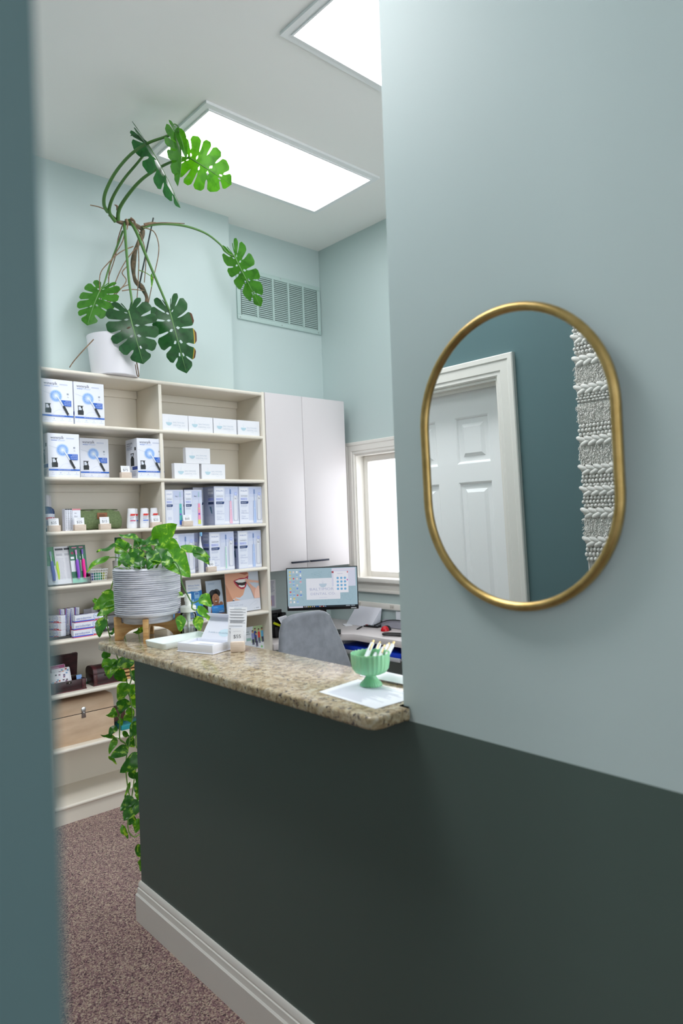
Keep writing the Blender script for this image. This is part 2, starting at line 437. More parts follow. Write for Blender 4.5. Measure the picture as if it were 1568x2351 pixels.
# window in the right wall
win = bpy.data.objects.new('window_1', None); COL.objects.link(win); win.location = (3.36, WY0, WZ0); struct(win)
def wpart(mb, name): c = mb.build(name); c.parent = win; c.location = (-3.36, -WY0, -WZ0); return c
mb = MB(); mb.X = Matrix.Translation((3.36, 0, 0)); mb.sharp = 20
casing_profile(mb, [((WY1, WZ0), (1, 0)), ((WY1, WZ1), (1, 1)), ((WY0, WZ1), (-1, 1)), ((WY0, WZ0), (-1, 0))], TRIM, (-1, 0, 0))
mb.X = Matrix.Identity(4)
for (a, b, c0, d) in ((WY0, WY0+.012, WZ0, WZ1), (WY1-.012, WY1, WZ0, WZ1), (WY0+.012, WY1-.012, WZ1-.012, WZ1)): mb.box(3.36, 3.49, a, b, c0, d, TRIM)
wpart(mb, 'window_frame')
mb = MB(); mb.box(3.315, 3.49, WY0-.1, WY1+.1, WZ0-.025, WZ0+.004, TRIM, .004); mb.box(3.342, 3.36, WY0-.09, WY1+.088, .987, WZ0-.025, TRIM, .004); mb.box(3.335, 3.36, WY0-.09, WY1+.088, .987, 1.008, TRIM, .004); wpart(mb, 'window_sill')
mb = MB(); s = .042
for (a, b, c0, d) in ((WY0+.012, WY0+.012+s, WZ0, WZ1-.012), (WY1-.012-s, WY1-.012, WZ0, WZ1-.012), (WY0+.012+s, WY1-.012-s, WZ0, WZ0+s), (WY0+.012+s, WY1-.012-s, WZ1-.012-s, WZ1-.012)): mb.box(3.43, 3.465, a, b, c0, d, TRIM, .004)
wpart(mb, 'sash')
gm, nt, b = nodes('window_glass'); t = nt.nodes.new('ShaderNodeBsdfTransparent'); g = nt.nodes.new('ShaderNodeBsdfGlossy'); g.inputs['Roughness'].default_value = .02
mx = nt.nodes.new('ShaderNodeMixShader'); mx.inputs[0].default_value = .06
nt.links.new(t.outputs[0], mx.inputs[1]); nt.links.new(g.outputs[0], mx.inputs[2]); nt.links.new(mx.outputs[0], nt.nodes['Material Output'].inputs['Surface'])
mb = MB(); mb.box(3.446, 3.45, WY0+.05, WY1-.05, WZ0+.04, WZ1-.05, gm); wpart(mb, 'window_pane')

# ceiling lights
def ceiling_light(x0, x1, y0, y1, label, strength, group='recessed ceiling light panels'):
    t = thing('ceiling_light', label, 'ceiling light', ((x0+x1)/2, (y0+y1)/2, CZ), 0, group)
    a, b = (x1-x0)/2, (y1-y0)/2; f = .032
    mb = MB()
    for (p, q, r, s_) in ((-a-f, a+f, -b-f, -b), (-a-f, a+f, b, b+f), (-a-f, -a, -b, b), (a, a+f, -b, b)): mb.box(p, q, r, s_, -.014, -.0005, M('#f2f3f3', .4))
    for (p, q, r, s_) in ((-a, a, -b, -b+.008), (-a, a, b-.008, b), (-a, -a+.008, -b+.008, b-.008), (a-.008, a, -b+.008, b-.008)): mb.box(p, q, r, s_, -.020, -.0005, M('#f2f3f3', .4))
    mb.build('frame', t)
    mb = MB(); mb.box(-a+.004, a-.004, -b+.004, b-.004, -.010, -.004, M('#fbfcff', .5, emit=strength)); mb.build('diffuser', t)
    return t
ceiling_light(1.772, 2.888, 2.815, 3.350, 'long white ceiling light panel nearest the back corner, partly behind the tall plant', LIGHT_A)
ceiling_light(1.772, 2.888, 1.631, 2.166, 'white ceiling light panel cut off by the top edge and the mirror wall', LIGHT_A)
ceiling_light(.20, .735, CORY, CORY+1.116, 'ceiling light panel over the passage in front of the mirror', LIGHT_B)
ceiling_light(1.772, 2.888, .447, .982, 'unseen ceiling light panel added to brighten the office side behind the mirror wall', LIGHT_A)  # extra panel out of view, added to lift the reception light

# return air grille high on the back wall
t = thing('air_grille', 'wide painted return air grille high on the wall beside the corner', 'vent', (2.98, 3.87, 3.08))
VP = M('#b4c9c5', .45)
x0, x1, z0, z1 = -.375, .372, -.180, .180
mb = MB(); f = .03
for (a, b, c0, d) in ((x0, x1, z1-f, z1), (x0, x1, z0, z0+f), (x0, x0+f, z0+f, z1-f), (x1-f, x1, z0+f, z1-f)): mb.box(a, b, -.012, -.0005, c0, d, VP, .002)
for (a, c0) in ((x0+.02, z0+.012), (x1-.03, z0+.012), (0, z0+.012), (0, z1-.012)): mb.ball((a, -.0125, c0), .004, METAL, 8, 4)
mb.build('frame', t)
mb = MB(); mb.box(x0+f, x1-f, -.0045, -.0015, z0+f, z1-f, M('#4d5d5a', .8)); mb.build('backing', t)
iw = (x1-x0-2*f)
for k in range(5):
    a = x0+f+iw*k/5; b = a+iw/5
    mb = MB(); ns = 22
    for i in range(ns):
        z = z0+f+(z1-z0-2*f)*(i+.5)/ns
        mb.prism([(-.0115, z-.0065), (-.0105, z-.0065), (-.005, z+.004), (-.006, z+.004)], 'x', a+.006, b-.006, VP)
    mb.build('louver_bank', t, flat=True)
mb = MB()
for k in range(1, 5): a = x0+f+iw*k/5; mb.box(a-.007, a+.007, -.0135, -.002, z0+f, z1-f, VP)
mb.build('mullions', t, flat=True)

# ================================================================ bookcase
t = thing('bookcase', 'tall cream built-in bookcase with two bays of open shelves', 'bookcase', (1.874, 3.70, 0))
def bpart(mb, name, flat=False): return mb.build(name, t, (-1.874, -3.70, 0), flat=flat)
mb = MB(); mb.box(1.165, 1.195, 3.556, 3.865, 0, 2.345, SHELF, .003); bpart(mb, 'side_panel')
mb = MB(); mb.box(2.560, 2.582, 3.556, 3.865, 0, 2.345, SHELF, .003); bpart(mb, 'side_panel')
mb = MB(); mb.box(1.195, 2.56, 3.848, 3.865, 0, 2.32, SHELF); bpart(mb, 'back_panel', True)
SZ = [2.341, 2.06, 1.78, 1.50, 1.22, .94, .664, .384, .097]
def shelf_bm(z, th=.021, y0=3.553):
    h = th/2; pr = [(y0+h-h*math.sin(a), z-h+h*math.cos(a)) for a in [PI*i/8 for i in range(9)]]
    return pr + [(3.848, z-th), (3.848, z)]
for i, z in enumerate(SZ):
    mb = MB(); mb.prism(shelf_bm(z), 'x', 1.1955, 2.5595, SHELF); mb.sharp = 60
    bpart(mb, 'shelf' if i else 'top_board')
for a, b in zip(SZ[1:], SZ[:-1]):
    mb = MB(); mb.box(1.843, 1.863, 3.562, 3.847, a, b-.021, SHELF, .002); bpart(mb, 'divider')
    mb = MB(); mb.box(1.196, 1.842, 3.832, 3.847, b-.066, b-.0215, SHELF, .002); mb.box(1.864, 2.559, 3.832, 3.847, b-.066, b-.0215, SHELF, .002); bpart(mb, 'rail')
mb = MB(); mb.box(1.196, 2.559, 3.566, 3.58, 0, .0755, SHELF); bpart(mb, 'toe_board')

# ================================================================ wall cabinet
t = thing('wall_cabinet', 'pale grey two-door wall cabinet beside the bookcase', 'cabinet', (2.93, 3.72, 1.19))
def cpart(mb, name, p=None): return mb.build(name, p or t, (-2.93, -3.72, -1.19) if p is None else (0, 0, 0))
mb = MB(); mb.box(2.585, 3.275, 3.574, 3.868, 1.19, 2.343, LAMINATE); cpart(mb, 'body')
for (a, b, h0, h1) in ((2.5855, 2.8885, 2.742, 2.884), (2.8915, 3.2745, 2.90, 3.06)):
    mb = MB(); mb.box(a, b, 3.553, 3.572, 1.186, 2.345, LAMINATE, .0015); d = cpart(mb, 'door')
    mb = MB(); hm = M('#1c2230', .35, metal=.6); mb.box(h0, h1, 3.522, 3.532, 1.228, 1.240, hm, .002)
    for x in (h0+.015, h1-.015): mb.box(x-.004, x+.004, 3.53, 3.5535, 1.230, 1.238, hm)
    hd = mb.build('handle', d)

# ================================================================ desk
DT = .765
DESKM = M('#cfc8c8', .4)
t = thing('corner_desk', 'pale grey laminate corner desk under the cabinet and window', 'desk', (3.1, 3.6, 0))
def dpart(mb, name): return mb.build(name, t, (-3.1, -3.6, 0))
DL = .72
mb = MB(); mb.prism([(2.98, 2.25), (3.358, 2.25), (3.358, 3.868), (2.93, 3.868), (2.90, 3.70), (2.76, 3.50), (2.98, 3.22)], 'z', DT-.042, DT, DESKM, .003); dpart(mb, 'desk_top')
mb = MB(); mb.prism([(2.585, 3.545), (2.785, 3.545), (2.895, 3.70), (2.925, 3.868), (2.585, 3.868)], 'z', DL-.04, DL, DESKM, .003); dpart(mb, 'desk_return')
mb = MB(); mb.box(2.588, 2.612, 3.56, 3.85, 0, DL-.04, DESKM, .002); dpart(mb, 'leg_panel')
mb = MB(); mb.box(3.02, 3.35, 2.80, 2.83, DT-.16, DT-.042, DESKM, .002); dpart(mb, 'support_bracket')
mb = MB(); mb.box(3.02, 3.35, 2.26, 2.29, 0, DT-.042, DESKM, .002); dpart(mb, 'leg_panel')
t = thing('keyboard_tray', 'grey sliding keyboard tray with blue mat under the desk top', 'keyboard tray', (3.115, 3.1, DT-.13))
mb = MB(); mb.box(-.12, .12, -.27, .27, 0, .012, M('#9a9da3', .5), .003); mb.box(-.135, -.12, -.275, .275, -.004, .02, M('#b7b9be', .4), .003); mb.build('tray', t)
mb = MB(); mb.box(-.115, .1, -.26, .26, .0125, .045, M('#0b3fd0', .35), .008); mb.build('mat', t)
for s in (-.275, .262):
    mb = MB(); mb.box(-.1, .1, s, s+.012, .0, .087, M('#c9cace', .4)); mb.build('rail', t)
mb = MB(); mb.box(3.06, 3.34, 2.86, 3.06, .0, .46, M('#0d0f12', .45), .006)
tag(mb.build('computer_tower', loc=(0, 0, 0)), 'black computer tower on the carpet under the desk', 'computer')

# cable raceway on the window wall
t = thing('cable_raceway', 'cream surface raceway with outlets on the wall below the window', 'raceway', (3.36, 3.08, .897))
mb = MB(); mb.box(-.022, -.0005, -.7, .78, -.02, .02, TRIM, .003); mb.build('channel', t)
for yy in (.455, .13):
    mb = MB(); mb.box(-.0235, -.0222, yy-.02, yy+.02, -.014, .014, M('#d5cfc6', .4))
    for dy in (-.009, .006): mb.box(-.0239, -.0236, yy+dy, yy+dy+.003, -.006, .006, M('#57504a', .6))
    mb.build('outlet', t)

# ================================================================ monitor
def monitor():
    f = V((.671, .741, 0)); L = V((2.678, 3.515, 0)); R = V((3.021, 3.204, 0)); c = (L+R)/2
    ang = math.atan2((R-L).y, (R-L).x); W = (R-L).length; z0, z1 = .925, 1.203
    t = thing('monitor', 'black framed computer monitor lit with a teal desktop, on the corner desk', 'monitor', (c.x, c.y, DT), ang)
    a = W/2; zb, zt = z0-DT, z1-DT
    mb = MB(); mb.box(-a, a, 0, .022, zb, zt, BLACK, .003); mb.box(-.1, .1, .022, .05, zb+.05, zt-.05, BLACK, .01); mb.build('housing', t)
    mb = MB(); mb.box(-.02, .02, .05, .062, 0.004, zb+.15, BLACK, .003); mb.box(-.11, .11, -.02, .12, .001, .012, BLACK, .003); mb.build('stand', t)
    mb = MB(); mb.text('HP' if False else '', (0, 0, 0), (1, 0, 0), (0, 0, 1), .01, WHITE) if False else None
    bw, bb = .006, .018
    def E(h, s=None): return M(h, .3, emit=SCREEN if s is None else s)
    mb = MB(); F = Face(mb, (-a+bw, -.0004, zb+bb), (1, 0, 0), (0, 0, 1), W-2*bw, zt-zb-bb-bw)
    F.rect(0, 0, 1, 1, E('#a9c6d4'))
    rnd = random.Random(3)
    for (x, y, s_, d) in ((.55, .08, .2, 100), (.72, .1, .22, 60), (.9, .15, .25, 110), (.36, .55, .2, 50), (.35, .86, .25, -20), (.5, .9, .2, 200), (.22, .2, .2, 120), (.93, .45, .2, 100), (.62, .9, .15, 280), (.83, .28, .2, 70)):
        d = math.radians(d); cx, cy = math.cos(d)*s_*.6, math.sin(d)*s_
        F.line([(x, y), (min(max(x+cx, .01), .99), min(max(y+cy, .06), .99))], .0009, E('#86a9b4'), 2)
        nx, ny = -cy*.25, cx*.45
        for sg in (1, -1):
            F.line([(min(max(x+cx*q+sg*nx*math.sin(PI*q), .01), .99), min(max(y+cy*q+sg*ny*math.sin(PI*q), .06), .99)) for q in (0, .2, .4, .6, .8, 1)], .0008, E('#8bafba'), 2)
    F.rect(.27, .2, .755, .74, E('#eef1fb'), 3)
    F.disc(.51, .60, .055, E('#c3d6e6'), 4, 18, None, PI, 2*PI)
    for dx, dy in ((-.02, .07), (0, .1), (.018, .06)): F.line([(.51, .6), (.51+dx*.6, .6+dy*.7), (.51+dx, .6+dy)], .0009, E('#b9c6de'), 4)
    F.text('BALTIMORE', .51, .43, .095, E('#b7bedb'), 'c', 4, .38); F.text('DENTAL CO.', .51, .315, .085, E('#b7bedb'), 'c', 4, .36)
    F.lines(.45, .235, .57, .25, 1, E('#c8cde6'), 4)
    F.rect(.64, .52, .98, .985, E('#dfe3f7'), 5); F.rect(.65, .93, .98, .985, E('#e9e6f8'), 6); F.rect(.64, .86, .67, .91, E('#b04a58'), 7)
    F.rect(.665, .36, .875, .90, E('#f5f6ff'), 6); F.rect(.86, .86, .875, .9, E('#e06a6a'), 7); F.rect(.855, .66, .87, .70, E('#c05ac0'), 7); F.lines(.72, .83, .8, .845, 1, E('#9aa2c8'), 7)
    for i in range(3):
        for j in range(4): F.disc(.725+.052*i, .73-.092*j, .017, E('#79b9e6'), 7, 14)
    cols = ['#e9a6b4', '#f1dcd8', '#6f94e8', '#ffffff', '#e8d56a', '#dd5560', '#8fb5f0']
    for i in range(4):
        for j in range(10):
            if rnd.random() < .8: F.rect(.03+.05*i, .90-.085*j, .03+.05*i+.022, .90-.085*j+.04, E(rnd.choice(cols)), 3); F.rect(.022+.05*i, .885-.085*j, .06+.05*i, .893-.085*j, E('#dfe9f3'), 3)
    F.rect(0, 0, 1, .045, E('#10202c', .3), 4); F.rect(.01, .003, .215, .042, E('#dfe0f2'), 5)
    for i in range(12): F.rect(.235+.027*i, .012, .248+.027*i, .034, E(rnd.choice(cols+['#3f78d8'])), 5)
    for a0, a1 in ((.83, .89), (.905, .96)): F.rect(a0, .014, a1, .03, E('#b8c6d4'), 5)
    mb.build('screen', t, flat=True)
    mb = MB(); mb.box(a-.05, a-.015, -.0006, 0, zb+.005, zb+.010, M('#c6c8cc', .4)); mb.build('badge', t)
monitor()

# ================================================================ office chair
def chair():
    t = thing('office_chair', 'grey velvet office chair with its back to the counter', 'chair', (2.39, 3.085, 0), 0)
    c0 = V((2.52, 2.98, 0))
    # curved tapering back
    def back(th):
        def f(u, v):
            s = (u-.5)*2; z = .46 + v*.545
            hw = (.32 - .158*v)*(1 if v < .9 else math.sqrt(max(0, 1-((v-.9)/.1*.35)**2)))
            x = s*hw - .02*v
            y = -.235 + .05*v + .045*(s*s)*(1-.5*v) + th + .03*math.sin(PI*min(1, v*1.2))*-1
            top = .012*(s**4)*(1 if v > .8 else 0)*((v-.8)/.2 if v > .8 else 0)
            return V((x, y, z-top*2.2))
        return f
    mb = MB()
    nu, nv = 20, 24
    A = [back(0)(i/nu, j/nv) for i in range(nu+1) for j in range(nv+1)]; Bk = [back(.045)(i/nu, j/nv) for i in range(nu+1) for j in range(nv+1)]
    b = bmesh.new(); va = [b.verts.new(p) for p in A]; vb = [b.verts.new(p) for p in Bk]
    q = lambda i, j: i*(nv+1)+j
    for i in range(nu):
        for j in range(nv):
            b.faces.new((va[q(i, j)], va[q(i+1, j)], va[q(i+1, j+1)], va[q(i, j+1)])); b.faces.new((vb[q(i, j)], vb[q(i, j+1)], vb[q(i+1, j+1)], vb[q(i+1, j)]))
    for j in range(nv):
        for i in (0, nu): b.faces.new((va[q(i, j)], va[q(i, j+1)], vb[q(i, j+1)], vb[q(i, j)]))
    for i in range(nu):
        for j in (0, nv): b.faces.new((va[q(i, j)], va[q(i+1, j)], vb[q(i+1, j)], vb[q(i, j)]))
    bmesh.ops.recalc_face_normals(b, faces=b.faces[:])
    ed = [e for e in b.edges if len(e.link_faces) == 2 and e.calc_face_angle() > 1.0]
    bmesh.ops.bevel(b, geom=ed, offset=.016, segments=4, affect='EDGES', profile=.5)
    mb.bm(b, VELVET); mb.sharp = 80; mb.build('backrest', t)
    mb = MB(); mb.prism(roundpoly([(-.24, -.19), (.24, -.19), (.245, .2), (-.245, .2)], .07), 'z', .44, .52, VELVET, .025, 4); mb.sharp = 60; mb.build('seat', t)
    mb = MB(); mb.lathe([(.028, .09), (.028, .3), (.02, .3), (.02, .44)], (0, 0, 0), M('#4d4f52', .3, metal=1), 16); mb.build('gas_lift', t)
    mb = MB()
    for k in range(5):
        a = 2*PI*k/5+.3; mb.tube([(0, 0, .1), (.15*math.cos(a), .15*math.sin(a), .09), (.25*math.cos(a), .25*math.sin(a), .065)], lambda u: .022-.008*u, BLACK, 8)
    mb.build('base', t)
    for k in range(5):
        a = 2*PI*k/5+.3; mb = MB(); mb.X = Matrix.Translation((.25*math.cos(a), .25*math.sin(a), .028)) @ Matrix.Rotation(a, 4, 'Z') @ Matrix.Rotation(PI/2, 4, 'X')
        mb.lathe([(.0, -.02), (.026, -.02), (.028, 0), (.026, .02), (0, .02)], (0, 0, 0), BLACK, 16); mb.build('caster', t)
chair()

# ================================================================ small things on the desk
def slab(name, label, cat, c, size, rz, m, bev=.002, group=None, tilt=0):
    mb = MB(); mb.box(-size[0]/2, size[0]/2, -size[1]/2, size[1]/2, 0, size[2], m, bev)
    return tag(mb.build(name, loc=c, rot=(tilt, 0, rz)), label, cat, group)
D0 = DT + .0005
t = thing('document_stand', 'white slanted document stand against the window wall', 'document stand', (3.27, 3.438, D0), math.radians(-90))
mb = MB(); mb.prism([(-.04, 0), (.05, 0), (.075, .118), (.066, .118)], 'x', -.125, .125, M('#dfe0ea', .35), .003)
mb.X = Matrix.Translation((0, .078, 0)); mb.build('stand', t)
mb = MB(); mb.X = Matrix.Translation((0, .04, 0)); mb.add([(-.105, -.0105, .004), (.1, -.0105, .004), (.1, .017, .112), (-.105, .017, .112)], [(0, 1, 2, 3)], PAPER); mb.X = Matrix.Identity(4)
mb = MB(); mb.box(-.13, .13, 0.0, .035, 0, .012, M('#dfe0ea', .35), .002); mb.build('ledge', t)
CARD = 'white cards on the desk'
slab('note_card', 'white folded card on the desk nearest the monitor', 'card', (3.1990, 3.5154, 0.7655), (.05, .085, .004), -.5, PAPER, 0, CARD)
slab('note_card', 'white card block on the desk in front of the document stand', 'card', (3.3119, 3.4916, 0.7655), (.035, .085, .012), -.05, PAPER, .001, CARD)
def pen(name, label, cat, a, b, r, m, m2, group=None, clip=None):
    a = V(a); b = V(b); d = (b-a); L = d.length
    t = thing(name, label, cat, a, 0, group); t.rotation_mode = 'QUATERNION'; t.rotation_quaternion = V((0, 0, 1)).rotation_difference(d.normalized())
    mb = MB(); mb.lathe([(0, 0), (r*.25, .0005), (r*.35, .004), (r*.95, .018), (r, .03), (r, L*.55), (r*1.02, L*.551), (r*1.02, L*.555), (r, L*.556), (r*.9, L-.012), (r*.6, L-.010), (0, L-.010)], (0, 0, 0), m, 14); mb.build('barrel', t)
    mb = MB(); mb.lathe([(0, L-.011), (r*.55, L-.011), (r*.55, L-.001), (0, L)], (0, 0, 0), m2, 10); mb.build('plunger', t)
    mb = MB(); mb.X = Matrix.Rotation(clip or 0, 4, 'Z'); mb.box(-.0018, .0018, r*.9, r*.9+.0016, L*.62, L-.016, m2, .0005); mb.box(-.0018, .0018, r*.3, r*.9+.001, L-.019, L-.016, m2); mb.build('clip', t)
    return t
p0 = V((3.0933, 3.3099, 0.7655))+V((0, 0, .005)); p1 = V((3.2193, 3.3772, 0.7655))+V((0, 0, .005))
pen('ballpoint_pen', 'black pen lying on the desk near the calculator', 'pen', p0, p0+(p1-p0).normalized()*.13, .005, BLACK, METAL)
t = thing('calculator', 'black desk calculator beside the red mouse', 'calculator', (3.3086, 3.3238, 0.7655), math.radians(-83))
mb = MB(); mb.prism([(-.085, 0), (.085, 0), (.085, .03), (.03, .022), (-.085, .008)], 'x', -.062, .062, BLACK, .003); mb.build('body', t)
mb = MB(); mb.add([(-.05, .038, .0237), (.05, .038, .0237), (.05, .07, .0284), (-.05, .07, .0284)], [(0, 1, 2, 3)], M('#56605a', .3)); mb.build('display', t)
for i in range(5):
    for j in range(4):
        x = -.05+.0215*i; y = -.075+.025*j; z = .0085+(y+.085)*.122
        mb = MB(); mb.box(x, x+.016, y, y+.017, z, z+.004, M('#7e838a' if i else '#a03038', .5), .001); mb.build('key', t)
t = thing('computer_mouse', 'glossy red and black computer mouse on the desk', 'mouse', (3.1946, 3.1365, 0.7655), math.radians(-70))
mb = MB(); mb.ball((0, .012, .0), .03, BLACK, 20, 10, (.95, 1.5, 1.1)); 
for i, v in enumerate(mb.v): mb.v[i] = (v[0], v[1], max(v[2], 0))
mb.build('shell', t)
mb = MB(); mb.ball((0, -.014, .002), .0302, M('#c01020', .08), 20, 10, (.92, 1.0, 1.06))
for i, v in enumerate(mb.v): mb.v[i] = (v[0], v[1], max(v[2], 0.001))
mb.build('front_cover', t)
mb = MB(); c = V((3.1064, 2.9264, 0.7655))
mb.tube([c+V((.05, -.06, .012)), c+V((.01, -.0, .012)), c+V((-.03, .06, .014)), c+V((-.055, .085, .014)), c+V((-.075, .07, .012)), c+V((-.05, .02, .010)), c+V((-.01, -.06, .008)), c+V((.0, -.09, .008))], .007, BLACK, 10, 6)
tag(mb.build('headset_band'), 'black looped band lying at the near end of the desk', 'headset')
slab('note_pad', 'small pale green sticky note pad on the desk', 'note pad', (3.3123, 3.1070, 0.7655), (.05, .05, .008), .2, M('#b9dca8', .6), .001)
t = thing('storage_pouch', 'grey rounded case lying against the window wall', 'case', (3.305, 3.125, D0), math.radians(-87))
mb = MB(); mb.prism(roundpoly([(-.03, 0), (.03, 0), (.028, .05), (.0, .048)], [.012, .005, .012, .012]), 'x', -.14, .13, M('#8d8b96', .6), .006, 3); mb.sharp = 60; mb.build('body', t)
mb = MB(); mb.tube([(-.165, -.06, .012), (-.125, -.03, .035), (-.06, -.008, .052), (.04, -.005, .054), (.12, -.012, .048)], .0032, BLACK, 8, 6); tag(mb.build('cable', loc=(3.305, 3.125, D0), rot=(0, 0, math.radians(-87))), 'black cable arching over the grey case', 'cable')
t = slab('envelope', 'white envelope standing behind the grey case', 'envelope', (3.348, 3.06, D0), (.25, .003, .105), math.radians(-90), PAPER, 0, None, 0)
# things between the bookcase and the chair
t = thing('desk_organizer', 'black desk organizer with two cups behind the chair', 'desk organizer', (2.80, 3.785, DL+.0005))
mb = MB(); mb.box(-.075, .075, -.06, .06, 0, .006, BLACK); 
for (a, b, c0, d, h) in ((-.075, .075, .055, .06, .17), (-.075, -.07, -.06, .06, .12), (.07, .075, -.06, .06, .12), (-.075, .075, -.06, -.055, .075)): mb.box(a, b, c0, d, 0, h, BLACK, .001)
mb.build('tray', t)
for x in (-.035, .035):
    mb = MB(); mb.lathe([(.03, .006), (.032, .15), (.03, .15), (.028, .01)], (x+.012, .02, 0), BLACK, 20); mb.build('cup', t)
mb = MB(); mb.lathe([(0, 0), (.011, 0), (.011, .1), (.005, .11), (.0045, .122), (0, .124)], (0, 0, 0), M('#f2a81d', .3), 14); mb.lathe([(.0046, .11), (.005, .132), (0, .135)], (0, 0, 0), M('#c0392b', .4), 10)
tag(mb.build('glue_bottle', loc=(2.765, 3.805, DL+.0066)), 'small orange bottle with a red tip in the desk organizer', 'bottle')
a = V((2.7129, 3.7150, 0.8248)); b = V((2.7865, 3.7150, 0.7908))
mb = MB(); mb.tube([a, a+(b-a)*.75, b], lambda u: .008 if u < .9 else .004, M('#e4f01c', .35), 12); tag(mb.build('highlighter'), 'yellow highlighter lying in front of the black organizer', 'highlighter')
mb = MB(); mb.X = Matrix.Translation((2.80, 3.69, DL+.092)) @ Matrix.Rotation(math.radians(25), 4, 'Z') @ Matrix.Rotation(math.radians(-35), 4, 'X'); mb.box(-.06, .06, 0, .002, -.05, .06, PAPER)
F = Face(mb, (-.06, 0, -.05), (1, 0, 0), (0, 0, 1), .12, .11); F.lines(.1, .1, .9, .9, 12, M('#a9aec0', .7))
tag(mb.build('paper_slip', flat=True), 'white printed slip leaning on the black organizer', 'paper')
mb = MB(); mb.box(-.05, .05, -.0015, 0, -.1, .1, PAPER); F = Face(mb, (-.05, -.0015, -.1), (1, 0, 0), (0, 0, 1), .1, .2); F.lines(.1, .55, .9, .95, 9, M('#b7b5c9', .7)); F.rect(.1, .08, .85, .45, M('#c9bcd8', .6)); F.rect(.3, .1, .6, .3, M('#d98a4a', .6), 2)
tag(mb.build('wall_notice', loc=(2.80, 3.869, 1.0), flat=True), 'small printed notice on the wall beside the bookcase edge', 'notice')
mb = MB(); mb.ball((0, 0, 0), .018, M('#d7c2b8', .5), 14, 8, (1.2, 1, .45)); mb.ball((.008, -.008, .004), .008, M('#c0562a', .5), 10, 6, (1, 1, .6)); mb.ball((-.01, -.006, .005), .006, M('#b13a3a', .5), 10, 6, (1, 1, .6))
tag(mb.build('trinket', loc=V((2.8327, 3.8140, 0.7200))+V((0, 0, .009))), 'small white and orange trinket at the desk edge by the chair', 'trinket')
# ================================================================ shelf goods
BW = M('#e8ebf6', .38)
def face_of(mb, w, h, y=0): return Face(mb, (-w/2, y, 0), (1, 0, 0), (0, 0, 1), w, h)
def left_face(mb, w, d, h): return Face(mb, (-w/2, d, 0), (0, -1, 0), (0, 0, 1), d, h)

